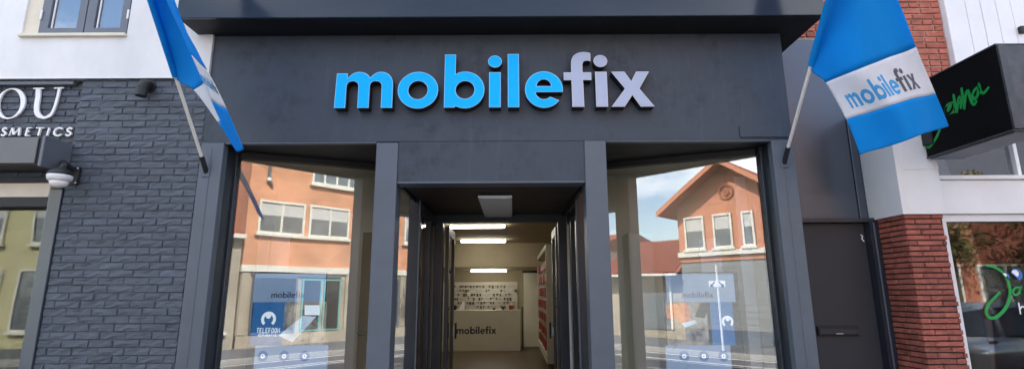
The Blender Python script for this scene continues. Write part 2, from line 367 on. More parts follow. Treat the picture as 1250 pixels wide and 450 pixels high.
# ------------------------------------------------------------------ the geometric letters of the shop name (metres, x-height .318)
XH, AS, ST = .318, .485, .097
def let_m():
    w_ = .497; c = w_/2; s = ST; r = (c-1.5*s)/2; ct = .243
    o = [(0, 0), (.008, XH-.004), (s+.005, XH-.004), (s+.008, XH-.045)]
    o += bez(o[-1], (s+.04, XH-.005), (s+.075, XH+.012), (.205, XH+.010), 6)
    o += bez(o[-1], (.25, XH+.008), (.285, XH-.012), (.297, XH-.045), 6)
    o += bez(o[-1], (.325, XH-.005), (.36, XH+.012), (.398, XH+.010), 6)
    o += bez(o[-1], (.458, XH+.005), (w_, XH-.04), (w_, XH-.115), 7)
    o += [(w_, 0), (w_-s, 0)]
    def arch(xr, xl):
        k = (xr-xl)/2; return [(xr, ct-k)] + bez((xr, ct-k), (xr, ct-.25*k+.0), (xr-.45*k, ct), ((xr+xl)/2, ct), 5) + bez(((xr+xl)/2, ct), (xl+.45*k, ct), (xl, ct-.25*k), (xl, ct-k), 5) + [(xl, 0)]
    o += arch(w_-s, c+s/2) + [(c-s/2, 0)] + arch(c-s/2, s) 
    return [[o]]
def let_o(rx=.174, ry=.167): return [[circ(rx, XH/2, rx, 40, ry=ry), circ(rx, XH/2, .083, 32)[::-1]]]
def let_b():
    r = .167; w_ = .346; cx = w_-r; cy = XH/2; s = ST; a = math.acos((s-cx)/r)
    o = [(0, 0), (s-.004, 0)] + circ(cx, cy, r, 36, -a, a) + [(s, AS), (0, AS)]
    return [[o, circ(cx, cy, .081, 30)[::-1]]]
def let_l(): return [[[(0, 0), (.098, 0), (.098, AS+.002), (0, AS+.002)]]]
def let_i(): return [[[(0, 0), (.101, 0), (.101, XH), (0, XH)]], [circ(.0505, .418, .060, 30, ry=.056)]]
def let_e():
    rx, ry, cx, cy = .163, .166, .163, XH/2; ix, iy = .070, .094
    zb, zt = cy-.024, cy+.030
    ab = math.asin((zb-cy)/ry)
    tend = radians(-42)
    o = circ(cx, cy, rx, 40, ab, 2*pi+radians(-37), ry=ry)
    o += circ(cx, cy, .078, 14, radians(-48), radians(-48)-radians(112), ry=.088)
    o += [(cx-.062, zb)]
    h = [(cx-.062, zt)] + [(cx+.062*cos(a), zt+.062*sin(a)) for a in [pi*(1-i/14) for i in range(1, 15)]]
    return [[o, h[::-1]]]
def let_f():
    s = ST; x0 = .066
    o = [(x0, 0), (x0+.103, 0), (x0+.100, XH-.075), (.238, XH-.075), (.238, XH-.004), (x0+.098, XH-.004), (x0+.098, .385)]
    o += bez(o[-1], (x0+.098, .41), (x0+.115, .425), (x0+.14, .423), 5) + bez((x0+.14, .423), (.22, .422), (.23, .418), (.236, .416), 3)
    o += [(.236, .492)] + bez((.236, .492), (.20, .506), (.17, .504), (.15, .500), 4) + bez((.15, .500), (.09, .488), (x0-.002, .45), (x0-.001, .375), 7)
    o += [(x0-.001, XH-.004), (0, XH-.004), (0, XH-.075), (x0, XH-.075)]
    return [[o]]
def let_x():
    w_ = .366; c = w_/2; d = .066
    return [[[(0, 0), (.112, 0), (c-.002, .105), (w_-.118, 0), (w_, 0), (c+.062, XH*.51), (w_-.03, XH), (w_-.142, XH), (c-.004, XH-.088), (.122, XH), (.008, XH), (c-.062, XH*.51)]]]
NAME = [('m', let_m, -1.516, 0), ('o', let_o, -.977, 0), ('b', let_b, -.578, 0), ('i', let_i, -.193, 0), ('l', let_l, -.032, 0), ('e', let_e, .115, 0), ('f', let_f, .451, 1), ('i', let_i, .722, 1), ('x', let_x, .853, 1)]
NX0, NX1 = -1.516, 1.219
def name_shapes():
    """every letter as shapes in 0..1 across the whole word, with flag 0 blue, 1 grey"""
    k = 1/(NX1-NX0); o = []
    for ch, fn, x, g in NAME:
        o.append((ch, [[[((p[0]+x-NX0)*k, p[1]*k) for p in q] for q in polys] for polys in fn()], g))
    return o
def inset_shape(polys, d):
    """shrink outer, grow holes by d (simple vertex offset)"""
    r = []
    for qi, q in enumerate(polys):
        n = len(q); ar = sum(q[i][0]*q[(i+1) % n][1]-q[(i+1) % n][0]*q[i][1] for i in range(n))
        sg = (1 if ar > 0 else -1)*(1 if qi == 0 else -1); o = []
        for i in range(n):
            p = Vector(q[i]); a = (p-Vector(q[i-1])); b_ = (Vector(q[(i+1) % n])-p)
            if a.length < 1e-6 or b_.length < 1e-6: o.append(tuple(p)); continue
            a.normalize(); b_.normalize(); n0 = Vector((-a.y, a.x)); n1 = Vector((-b_.y, b_.x)); m_ = n0+n1
            if m_.length < .2: m_ = n0
            m_.normalize(); o.append(tuple(p+m_*(d*sg/max(m_.dot(n0), .5))))
        r.append(o)
    return r

# ================================================================== the setting
def struct(o): return tag(o, kind='structure')
struct(mesh('ground', [(-400, -400, -.13), (400, -400, -.13), (400, 400, -.13), (-400, 400, -.13)], [(0, 1, 2, 3)], M['asphalt']))
struct(mesh('road', [(-150, -9.3, -.122), (150, -9.3, -.122), (150, -4.95, -.122), (-150, -4.95, -.122)], [(0, 1, 2, 3)], M['asphalt']))
struct(box('pavement', -150, 150, -4.8, 14, -.2, 0, M['pavers']))
struct(box('kerb', -150, 150, -4.95, -4.8, -.2, .005, M['kerb'], bevel=.01))
struct(box('pavement', -150, 150, -40, -9.45, -.2, 0, M['pavers']))
struct(box('kerb', -150, 150, -9.45, -9.3, -.2, .005, M['kerb'], bevel=.01))
for i, (y, wd) in enumerate(((-9.12, .12), (-8.0, .11), (-7.72, .10), (-6.35, .12))):
    struct(mesh('road_marking', [(-150, y, -.117), (150, y, -.117), (150, y+wd, -.117), (-150, y+wd, -.117)], [(0, 1, 2, 3)], M['roadpaint']))

# ================================================================== phone shop in the middle
SH = thing('shop_building', 'dark slate phone repair shop with recessed doorway between two angled show windows', 'shop', (0, 0, 0))
FZ = 2.872
box('fascia', -2.66, 2.412, 0, .44, FZ, 3.866, M['fascia'], SH, .004)
box('door_fascia', -.970, .618, .001, .15, 2.522, FZ-.001, M['fascia'], SH)
box('trim_strip', -.968, .616, -.010, .16, 2.504, 2.520, M['pil'], SH, .002)
box('trim_strip', -2.46, -1.162, -.008, .05, 2.858, 2.871, M['pil'], SH, .002)
box('trim_strip', .808, 2.22, -.008, .05, 2.860, 2.871, M['pil'], SH, .002)
p0, p1 = W(904, 168, -.012), W(966, 153, -.012)
box('cover_plate', p0.x, 2.409, -.014, -.001, FZ+.022, p1.z, M['fascia'], SH, .003)
for x0, x1, zt in ((-2.657, -2.465, FZ-.002), (2.223, 2.407, FZ-.002)):
    pl = box('pilaster', x0, x1, -.012, .06, 0, zt, M['pil'], SH, .004)
    box('pilaster_rib', x0+.085, x0+.098, -.016, -.012, 0, zt-.05, M['pil'], SH, .0015)
for x0, x1, zt in ((-1.157, -.973, 2.862), (.620, .804, 2.885)):
    box('column', x0, x1, -.014, .17, 0, min(zt, FZ-.002), M['pil'], SH, .004)
# canopy over the fascia
CX0, CX1, CZ = -2.80, 2.635, 3.868
cn = box('canopy', CX0, CX1, -.29, .445, CZ, 4.35, M['soffit'], SH)
box('canopy_board', CX0-.01, CX1+.004, -.315, -.291, CZ-.004, 4.062, M['canopy'], cn, .004)
box('canopy_board', CX0-.01, CX1+.004, -.330, -.291, 4.066, 4.22, M['canopy'], cn, .004)
# soffits over the show windows and the slatted ceiling of the doorway
def plan(name, pts, z0, z1, m, parent):
    n = len(pts); V = [(p[0], p[1], z) for z in (z0, z1) for p in pts]
    Fc = [tuple(range(n))[::-1], tuple(range(n, 2*n))]+[(i, (i+1) % n, n+(i+1) % n, n+i) for i in range(n)]
    o = mesh(name, V, Fc, m, parent); bm = bmesh.new(); bm.from_mesh(o.data); bmesh.ops.recalc_face_normals(bm, faces=bm.faces); bm.to_mesh(o.data); bm.free(); return o
plan('soffit', [(-2.655, .05), (-.99, .05), (-.99, .98), (-2.655, .42)], FZ+.0005-.003, FZ-.0005, M['soffit'], SH)
plan('soffit', [(.64, .05), (2.40, .05), (2.40, .42), (.64, .98)], FZ+.0005-.003, FZ-.0005, M['soffit'], SH)
box('bulkhead', -.988, -.960, .17, 2.05, 2.50, FZ-.004, M['soffit'], SH)
box('bulkhead', .610, .638, .17, 2.05, 2.50, FZ-.004, M['soffit'], SH)
dc = box('doorway_ceiling', -.96, .61, .15, 2.05, 2.545, 2.58, M['black'], SH)
for i in range(21):
    y = .19+i*.088
    box('ceiling_slat', -.955, .605, y, y+.078, 2.528, 2.546, M['slat'], dc)
# show windows
def show_window(a, b, parent, ends):
    n = nrm(a, b); d = (b-a).normalized()
    f_ = wallseg('show_window', a+n*.03, b+n*.03, .075, 2.812, FZ-.003, M['black'], parent, .003)
    pn = wallseg('pane', a+n*.004, b+n*.004, .008, .42, 2.813, M['glass'], f_)
    wallseg('bottom_rail', a+n*.03, b+n*.03, .075, .34, .42, M['frame'], f_, .003)
    wallseg('plinth', a+n*.02, b+n*.02, .12, 0, .34, M['frame'], f_)
    return f_
wl = show_window(GL0, GL1, SH, 0); wr = show_window(GR0, GR1, SH, 0)
# outer reveals: stepped dark frames between pilaster and glass
box('window_jamb', -2.60, -2.467, .06, .20, 0, FZ-.004, M['frame'], SH, .004)
box('window_jamb', -2.60, -2.452, .20, .255, 0, FZ-.004, M['frame'], SH, .004)
box('window_jamb', -2.60, -2.474, .255, .33, 0, FZ-.004, M['frame'], SH, .004)
box('window_jamb', 2.225, 2.36, .06, .17, 0, FZ-.004, M['frame'], SH, .004)
box('window_jamb', 2.205, 2.36, .17, .225, 0, FZ-.004, M['frame'], SH, .004)
box('window_jamb', 2.215, 2.36, .225, .31, 0, FZ-.004, M['frame'], SH, .004)
# inner corner posts and side lights of the doorway
for sx, xa, xb in ((-1, -1.046, -.925), (1, .640, .752)):
    box('corner_post', xa, xb, .905, 1.0, 0, 2.875, M['frame'], SH, .006)
    xi = xb if sx < 0 else xa
    box('corner_bead', xi-.012 if sx < 0 else xi-.002, xi+.002 if sx < 0 else xi+.012, .885, .908, 0, 2.52, M['pil'], SH, .002)
    xs = -.945 if sx < 0 else .690
    sl = box('side_light', xs-.03, xs+.03, 1.0, 1.94, 2.40, 2.50, M['frame'], SH, .003)
    box('pane', xs-.004, xs+.004, 1.0, 1.94, .12, 2.40, M['glassside'], sl)
    box('bottom_rail', xs-.03, xs+.03, 1.0, 1.94, 0, .12, M['frame'], sl, .003)
    box('middle_post', xs-.035, xs+.035, 1.50, 1.56, .12, 2.40, M['frame'], sl, .004)
df = box('door_frame', -.965, .725, 1.95, 2.10, 2.44, 2.56, M['frame'], SH, .004)
box('jamb', -.965, -.835, 1.94, 2.09, 0, 2.44, M['frame'], df, .006)
box('jamb', .552, .725, 1.94, 2.09, 0, 2.44, M['frame'], df, .006)
box('edge_strip', -.968, -.940, 1.925, 1.945, 0, 2.44, M['alu'], df, .003)
box('edge_strip', .655, .685, 1.925, 1.945, 0, 2.44, M['alu'], df, .003)
for sx, x in ((-1, -.80), (1, .555)):
    lf = multi('door_leaf', [(x-.022, x+.022, 2.10, 2.17, .02, 2.40), (x-.022, x+.022, 2.70, 2.78, .02, 2.40), (x-.022, x+.022, 2.17, 2.70, .02, .14), (x-.022, x+.022, 2.17, 2.70, 2.30, 2.40)], M['frame'], SH)
    box('pane', x-.004, x+.004, 2.17, 2.70, .14, 2.30, M['glassside'], lf)
    hx = x+.055 if sx < 0 else x-.065
    box('handle', hx-.012, hx+.012, 2.715, 2.745, 1.02, 1.22, M['black'], lf, .006)
    box('lock_plate', (x+.022), (x+.032), 2.70, 2.76, 1.06, 1.18, M['whitepaint'], lf, .002) if sx < 0 else box('lock_plate', x-.046, x-.022, 2.70, 2.76, 1.06, 1.16, M['whitepaint'], lf, .002)
# shell: floor, walls, ceilings, roof
box('shop_floor', -2.65, 2.36, 1.02, 12.2, .001, .02, M['floor'], SH)
box('doorway_floor', -.96, .68, -.0, 1.02, .001, .015, M['pavers'], SH)
box('interior_wall', -2.75, -2.60, .331, 12.2, 0, 3.0, M['beige'], SH)
box('interior_wall', 2.36, 2.50, .46, 12.2, 0, 3.0, M['beige'], SH)
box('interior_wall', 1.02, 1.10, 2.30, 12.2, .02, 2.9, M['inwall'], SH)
box('interior_wall', .75, 2.36, 1.36, 1.44, .02, 2.884, M['beige'], SH)
box('interior_wall', -2.60, -1.02, 1.36, 1.44, .02, 2.884, M['beige'], SH)
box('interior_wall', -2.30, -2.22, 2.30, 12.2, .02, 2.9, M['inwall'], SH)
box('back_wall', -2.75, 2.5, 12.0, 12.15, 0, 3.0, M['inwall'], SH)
box('interior_ceiling', -2.75, 2.5, .45, 2.20, 2.885, 2.95, M['beige'], SH)
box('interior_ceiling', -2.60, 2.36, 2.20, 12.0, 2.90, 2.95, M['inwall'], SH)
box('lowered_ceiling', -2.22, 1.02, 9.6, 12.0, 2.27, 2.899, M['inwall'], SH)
box('upper_building', -2.66, 2.64, .45, 12.2, 3.9, 7.4, M['rbrick'], SH)
box('roof_slab', -2.66, 2.60, .46, 12.2, 2.96, 3.88, M['dark'], SH)
plan('bounce_base', [(-2.60, .40), (-1.06, 1.03), (-1.06, 1.355), (-2.60, 1.355)], .021, .45, M['beigepanel'], SH)  # unseen pale base, added to reflect daylight up inside the show windows
plan('bounce_base', [(.76, 1.0), (2.35, .36), (2.35, 1.355), (.76, 1.355)], .021, .45, M['beigepanel'], SH)
# display boxes inside the show windows
box('window_post', *(lambda a, b_: (a.x, b_.x))(W(770, 350, 1.05), W(800, 350, 1.05)), 1.05, 1.355, .02, W(785, 284, 1.05).z, M['beigepanel'], SH, .004)
dl = box('stock_door', W(437, 400, 1.33).x, W(462, 400, 1.33).x, 1.33, 1.358, .021, 2.25, M['inwall'], SH, .004)
tube('lever', [W(437, 406, 1.28)+Vector((0, .05, 0)), W(437, 406, 1.28), W(444, 406, 1.28)], .012, M['chrome'], dl, 8)

def white_panel(xa, xb, yt, Y, label):
    a, b_ = W(xa, yt, Y), W(xb, yt, Y)
    o = box('white_panel', a.x, min(b_.x, 2.34), Y, Y+.025, .452, a.z, M['whitepaint'], None, .003); tag(o, label, 'panel')
white_panel(316, 330, 285, .98, 'narrow white upright board behind the left window display')
white_panel(331, 355, 285, .93, 'broad white upright board behind the left window display')
white_panel(853, 879, 291, .90, 'lower white upright board behind the right window display')
white_panel(895, 929, 215, .80, 'tall white upright board at the right end of the right show window')
# sign on the fascia: raised letters
SG = thing('shop_sign', 'raised lowercase shop name mobilefix on the fascia, cyan letters then three grey', 'sign', (-.15, 0, 3.145))
for ch, fn, x, g in NAME:
    shp = fn(); zb = 3.145
    o = prism('letter', shp, .085, lambda a, b_, d, x=x: (x+a, -.090+d, zb+b_), M['return'], SG)
    rim = prism('letter_rim', shp, .004, lambda a, b_, d, x=x: (x+a, -.0945+d, zb+b_), M['silverrim' if g else 'cyanrim'], o)
    prism('letter_face', [inset_shape(q, .0055) for q in shp], .0, lambda a, b_, d, x=x: (x+a, -.0965, zb+b_), M['silver' if g else 'cyan'], o)
    o['label'] = 'raised letter %s with a %s face' % (ch, 'grey' if g else 'cyan')

# light panel under the doorway ceiling
LP = thing('ceiling_panel_light', 'square edged white panel light hanging under the dark doorway ceiling', 'light', (-.16, 1.2, 2.49))
box('housing', -.325, .0, .56, 1.85, 2.484, 2.505, M['led'], LP, .003)
box('diffuser', -.305, -.02, .58, 1.83, 2.479, 2.484, M['led'], LP)
box('mounting_box', -.31, -.03, .60, 1.80, 2.505, 2.5285, M['black'], LP)

# ---------------- things inside the shop
for i, (a, b_, y, z, wh) in enumerate((((550, 276), (616, 276), 5.7, 2.875, 'nearest'), ((563, 294), (617, 294), 8.6, 2.875, 'middle'), ((575, 332), (618, 332), 10.9, 2.245, 'rearmost'))):
    l, r = W(*a, y), W(*b_, y)
    t = thing('tube_light', '%s of the three lit ceiling tube lights inside the shop' % wh, 'light', ((l.x+r.x)/2, y, z), 'lit tubes on the shop ceiling')
    box('lamp_housing', l.x-.01, r.x+.01, y-.05, y+.05, z-.0, z+.024, M['whitepaint'], t)
    box('lamp_tube', l.x, r.x, y-.045, y+.045, z-.05, z-.001, M['tube'], t, .01)
a, b_ = W(549, 429, 10.75), W(635, 378, 10.75)
CT = thing('service_counter', 'plain white sales counter with the dark shop name on its front', 'counter', (-.75, 10.9, .02))
box('front_panel', a.x-.5, b_.x, 10.75, 10.79, .021, b_.z-.03, M['innerwhite'], CT, .004)
box('counter_top', a.x-.5, b_.x+.01, 10.74, 11.25, b_.z-.029, b_.z, M['innerwhite'], CT, .004)
box('side_panel', b_.x-.04, b_.x, 10.792, 11.2, .021, b_.z-.03, M['innerwhite'], CT)
l, r = W(557, 407, 10.748), W(606, 407, 10.748); kk = r.x-l.x
for ch, shp, g in name_shapes():
    prism('letter', shp, .004, lambda p, q, d: (l.x+p*kk, 10.744+d, l.z+q*kk), M['black'], CT)
# rack of accessories on the back wall
a, b_ = W(550, 344, 11.96), W(632, 384, 11.96)
RK = thing('accessory_rack', 'pale pegboard rack with rails behind the sales counter', 'rack', ((a.x+b_.x)/2, 11.95, b_.z))
box('backboard', a.x-.4, b_.x, 11.95, 11.99, .9, a.z, M['innerwhite'], RK)
NR_ = 8
for j in range(NR_): box('rail', a.x-.35, b_.x-.02, 11.92, 11.948, a.z-.10-j*.122, a.z-.085-j*.122, M['whitepaint'], RK)
pk = None
for j in range(NR_):
    x = a.x-.05
    while x < b_.x-.08:
        h = random.uniform(.045, .095); ww = random.uniform(.035, .065)
        if random.random() < .8:
            o = box('accessory_pack', x, x+ww, 11.895, 11.919, a.z-.10-j*.122-h, a.z-.103-j*.122, M['packlight'] if random.random() < .35 else M['pack'], None)
            tag(o, 'small phone accessory pack hanging on the rack behind the counter', 'package', 'accessory packs behind the counter')
        x += random.uniform(.07, .105)
a2 = W(563, 368, 11.1)
o = prism('paper_cone', [[[(0, 0), (.16, 0), (.16, .22), (.11, .24)]]], .05, lambda p, q, d: (W(560, 377, 11.1).x+p, 11.05+d, W(590, 378, 10.75).z+.002+q), M['whitepaint']); tag(o, 'white pointed paper stand on the sales counter top', 'stand')
for px, ww, h, m, lb in ((554, .13, .13, 'black', 'dark card display at the left end of the counter top'), (603, .07, .05, 'black', 'low black device lying mid counter top'), (614, .06, .09, 'black', 'small black terminal standing on counter top'), (624, .12, .12, 'redpack', 'red box standing near the right end of counter top')):
    p = W(px, 378, 11.0); zc_ = W(590, 378, 10.75).z+.001
    o = box('counter_item', p.x-ww/2, p.x+ww/2, 10.98, 11.08, zc_, zc_+h, M[m], None, .008); tag(o, lb, 'item')
# back room door on the right
a, b_ = W(639, 333, 11.9), W(653, 424, 11.9)
BD = thing('interior_door', 'plain beige door at the back right of the shop', 'door', (a.x, 11.95, .02))
box('door_leaf', a.x, b_.x+.15, 11.94, 11.99, .021, 2.2, M['beigepanel'], BD, .004)
box('door_frame', a.x-.03, b_.x+.15, 11.93, 11.995, 2.205, 2.262, M['black'], BD)
box('black_post', W(637, 400, 11.2).x, W(638.5, 400, 11.2).x, 11.3, 11.34, .021, 1.2, M['black'], BD)
# white side rack with red packs
SR = thing('side_rack', 'tall white wall rack filled with red packs on the right inside the doorway', 'rack', (.8, 8, .3))
rx0, rx1, ry0, ry1 = .66, .88, 6.1, 9.7
zb, zt = .27, 2.54
box('end_panel', rx0, rx1+.13, ry0, ry0+.05, zb, zt, M['innerwhite'], SR, .004)
box('end_panel', rx0, rx1+.13, ry1-.05, ry1, zb, zt, M['innerwhite'], SR, .004)
box('back_panel', rx1+.10, rx1+.13, ry0+.05, ry1-.05, zb, zt, M['innerwhite'], SR)
box('bottom_board', rx0, rx1+.10, ry0+.05, ry1-.05, zb, zb+.14, M['innerwhite'], SR)
box('top_board', rx0, rx1+.10, ry0+.05, ry1-.05, zt-.1, zt, M['innerwhite'], SR)
for j in range(7):
    z = zb+.36+j*.27
    box('rail', rx0+.05, rx0+.07, ry0+.06, ry1-.06, z+.005, z+.02, M['chrome'], SR)
    y = ry0+.09
    while y < ry1-.25:
        o = box('red_pack', rx0+.0+random.uniform(.0, .03), rx0+.048, y, y+.13, z-.19+random.uniform(0, .04), z-.0, M['redpack'], None, .004)
        tag(o, 'red accessory pack hanging in the white side rack', 'package', 'red packs in the side rack'); y += .165
# posters behind the show windows, their prints given an added glow
def poster(x0, x1, yt, side, label):
    Y = .70
    A, B_ = W(x0, yt, Y), W(x1, yt, Y); zt_ = (A.z+B_.z)/2
    P = thing('window_display', label, 'display', ((A.x+B_.x)/2, Y, .02))
    box('board', A.x-.012, B_.x+.012, Y, Y+.04, .451, zt_+.012, M['black'], P, .004)
    def rect(nm, xa, ya, xb, yb, m, d):
        a_, b2 = W(xa, ya, Y), W(xb, yb, Y); return box(nm, a_.x, b2.x, Y-d, Y-d+.0015, b2.z, a_.z, M[m], P)
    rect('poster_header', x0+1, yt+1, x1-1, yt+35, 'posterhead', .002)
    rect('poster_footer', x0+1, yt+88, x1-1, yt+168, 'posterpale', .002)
    def circle(nm, cx, cy, r, m, d, hole=0, a0=0, a1=2*pi):
        c = W(cx, cy, Y); e = W(cx+r, cy, Y).x-c.x
        if hole and a1-a0 < 6.2: q = [circ(0, 0, e, 26, a0, a1)+circ(0, 0, e*hole, 26, a1, a0)]
        else: q = [circ(0, 0, e, 26)]+([circ(0, 0, e*hole, 26)[::-1]] if hole else [])
        prism(nm, [q], .001, lambda p, s, dd: (c.x+p, Y-d+dd, c.z+s), M[m], P)
    def word(xa, xb, yb, d, mats):
        l_, r_ = W(xa, yb, Y), W(xb, yb, Y); k2 = r_.x-l_.x
        for ch, shp, g in name_shapes(): prism('letter', shp, .001, lambda p, q, dd: (l_.x+p*k2, Y-d+dd, l_.z+q*k2), M[mats[g]], P)
    def strokes(text, xa, xb, yt_, yb, d, m):
        l_, r_ = W(xa, yb, Y), W(xb, yb, Y); h = W(xa, yt_, Y).z-l_.z; n = len(text); cw = (r_.x-l_.x)/n
        for i, ch in enumerate(text):
            for s, st in enumerate(CAPS[ch]):
                prism('letter', [[ribbon([(l_.x+cw*(i+.1+.75*q[0]), l_.z+h*q[1]) for q in st], h*.17)]], 0, lambda p, q, dd: (p, Y-d-s*.0003, q), M[m], P)
    return rect, circle, word, strokes
CAPS = {'T': [[(0, 1), (1, 1)], [(.5, 1), (.5, 0)]], 'E': [[(.95, 1), (.1, 1), (.1, 0), (.95, 0)], [(.1, .5), (.8, .5)]], 'L': [[(.1, 1), (.1, 0), (.95, 0)]], 'F': [[(.95, 1), (.1, 1), (.1, 0)], [(.1, .5), (.8, .5)]],
        'O': [[(.5+.45*cos(a*pi/8), .5+.5*sin(a*pi/8)) for a in range(17)]], 'N': [[(.08, 0), (.08, 1), (.92, 0), (.92, 1)]], 'R': [[(.1, 0), (.1, 1), (.75, 1), (.9, .75), (.75, .5), (.1, .5)], [(.5, .5), (.95, 0)]],
        'P': [[(.1, 0), (.1, 1), (.75, 1), (.9, .75), (.75, .5), (.1, .5)]], 'A': [[(0, 0), (.5, 1), (1, 0)], [(.2, .35), (.8, .35)]], 'I': [[(.5, 0), (.5, 1)]]}
rect, circle, word, strokes = poster(311, 397, 333, 0, 'blue phone repair display with wrench ring icon behind the left show window')
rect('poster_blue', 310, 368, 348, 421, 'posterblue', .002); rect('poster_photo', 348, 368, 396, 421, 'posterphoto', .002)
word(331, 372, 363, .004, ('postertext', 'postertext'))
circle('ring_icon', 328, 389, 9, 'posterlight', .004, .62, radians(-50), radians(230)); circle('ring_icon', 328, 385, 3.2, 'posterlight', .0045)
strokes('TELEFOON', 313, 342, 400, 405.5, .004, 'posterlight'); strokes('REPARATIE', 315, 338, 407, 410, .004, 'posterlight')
def quadp(nm, pxs, d, m, P):
    Y = .70; prism(nm, [[[(W(*q, Y).x, W(*q, Y).z) for q in pxs]]], .001, lambda p, q, dd: (p, Y-d+dd, q), M[m], P)
PL = [o for o in bpy.data.objects if o.name.startswith('window_display')][0]
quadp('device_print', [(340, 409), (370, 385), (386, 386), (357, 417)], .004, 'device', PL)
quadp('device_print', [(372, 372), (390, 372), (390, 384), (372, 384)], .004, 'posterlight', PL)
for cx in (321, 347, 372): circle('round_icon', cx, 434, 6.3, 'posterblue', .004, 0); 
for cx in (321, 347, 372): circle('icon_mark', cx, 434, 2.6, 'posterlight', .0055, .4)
rect, circle, word, strokes = poster(811, 899, 333, 1, 'phone repair display with hands photograph behind the right show window')
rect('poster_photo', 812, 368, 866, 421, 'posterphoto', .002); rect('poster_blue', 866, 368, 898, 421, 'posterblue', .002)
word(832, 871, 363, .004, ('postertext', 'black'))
PR = [o for o in bpy.data.objects if o.name.startswith('window_display')][1]
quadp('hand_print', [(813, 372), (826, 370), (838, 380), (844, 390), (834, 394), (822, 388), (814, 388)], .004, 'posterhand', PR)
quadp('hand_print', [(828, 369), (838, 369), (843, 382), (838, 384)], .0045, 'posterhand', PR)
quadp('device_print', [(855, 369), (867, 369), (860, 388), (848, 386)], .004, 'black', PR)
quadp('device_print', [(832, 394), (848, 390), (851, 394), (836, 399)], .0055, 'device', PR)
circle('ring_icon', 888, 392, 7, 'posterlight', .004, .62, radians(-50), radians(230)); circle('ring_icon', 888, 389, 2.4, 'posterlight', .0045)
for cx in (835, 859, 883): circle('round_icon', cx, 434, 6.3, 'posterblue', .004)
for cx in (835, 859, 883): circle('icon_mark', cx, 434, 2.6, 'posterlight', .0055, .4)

# ================================================================== bricks
BRK = {}
def brick_mesh(l, h, d, v, m, jit, fr):
    """a single brick: uneven front face (towards -y), origin at lower left of the front"""
    key = (round(l, 2), round(h, 3), v, m.name)
    if key in BRK: return BRK[key]
    rn = random.Random(hash(key[:3]) & 0xffff)
    nx = 5 if l > .12 else 3; xs = [0, .0035]+[l*(i/(nx-1)) for i in range(1, nx-1)]+[l-.0035, l]; zs = [0, .003, h*.5, h-.003, h]
    V, Fc = [], []
    for j, z in enumerate(zs):
        for i, x in enumerate(xs):
            e = (i in (0, len(xs)-1)) or (j in (0, 4))
            y = (.006 if e else 0)+rn.uniform(-jit, jit)*(.5 if e else 1)
            V.append((x+rn.uniform(-fr, fr)*(1 if e else .3), y, z+rn.uniform(-fr, fr)*(.8 if e else .3)))
    n = len(xs)
    for j in range(4):
        for i in range(n-1): a = j*n+i; Fc.append((a, a+1, a+1+n, a+n))
    k = len(V); ring = [i for i in range(n)]+[j*n+n-1 for j in range(1, 5)]+[4*n+i for i in range(n-2, -1, -1)]+[j*n for j in range(3, 0, -1)]
    V += [(V[r][0], d, V[r][2]) for r in ring]
    for i in range(len(ring)): j = (i+1) % len(ring); Fc.append((ring[i], k+i, k+j, ring[j]))
    me = bpy.data.meshes.new('brick'); me.from_pydata(V, [], Fc); me.update(); me.materials.append(m)
    BRK[key] = me; return me
def lay(parent, x0, x1, z, h, y, off, pitch, gap, m, jit, fr, rng, nv=6, rot=0, px=None, mixhead=0, yj=.003, names='brick', collect=None):
    """one course between x0 and x1; joints at off + k*pitch"""
    k = math.floor((x0-off)/pitch); xs = [x0]; x = off+pitch*(k+1)
    while x < x1-.02:
        if x-x0 > .03: xs.append(x+rng.uniform(-.006, .006))
        if mixhead and rng.random() < mixhead and x+pitch*.5 < x1-.03: xs.append(x+pitch*.5)
        x += pitch
    xs.append(x1)
    for a, b_ in zip(xs, xs[1:]):
        l = b_-a-gap
        if l < .02: continue
        me = brick_mesh(l, h, .05, rng.randrange(nv), m, jit, fr)
        o = bpy.data.objects.new(names, me); link(o, parent)
        sx = l/max(v.co.x for v in me.vertices)
        pos = Vector((a+gap/2, y+rng.uniform(-yj, yj), z))
        if rot: pos = Vector((px, pos.x, z))
        o.location = pos; o.scale = (sx, 1, 1)
        if rot: o.rotation_euler = (0, 0, rot)
RNG = random.Random(3)
# ------------------------------------------------------------------ cosmetics shop on the left
LB = thing('neighbour_building', 'white rendered upper floor above grey painted brickwork beside a cosmetics window', 'building', (-3.3, 0, 0))
ox0, ox1, oz0, oz1 = -4.384, -3.437, 3.866, 5.25
multi('render_wall', [(-16, ox0, -.022, .3, 3.468, 7.4), (ox1, -2.663, -.022, .3, 3.468, 7.4), (ox0, ox1, -.022, .3, 3.468, oz0), (ox0, ox1, -.022, .3, oz1, 7.4)], M['white'], LB)
box('drip_edge', -16, -2.70, -.028, -.004, 3.455, 3.4675, M['whitepaint'], LB, .002)
box('room_dark', ox0-.2, ox1+.2, .32, 1.4, 3.7, 5.4, M['dark'], LB)
box('wall_core', -16, -2.67, .31, 10, 2.6, 3.46, M['greymortar'], LB); box('house_block', -16, -2.67, 1.5, 10, 3.47, 7.4, M['dark'], LB)
box('mortar_bed', -3.776, -2.660, .0065, .30, 0, 3.455, M['greymortar'], LB)
box('mortar_bed', -16, -3.779, .064, .30, 2.53, 3.452, M['greymortar'], LB)
z0, pt = 2.105, .06075
low = []
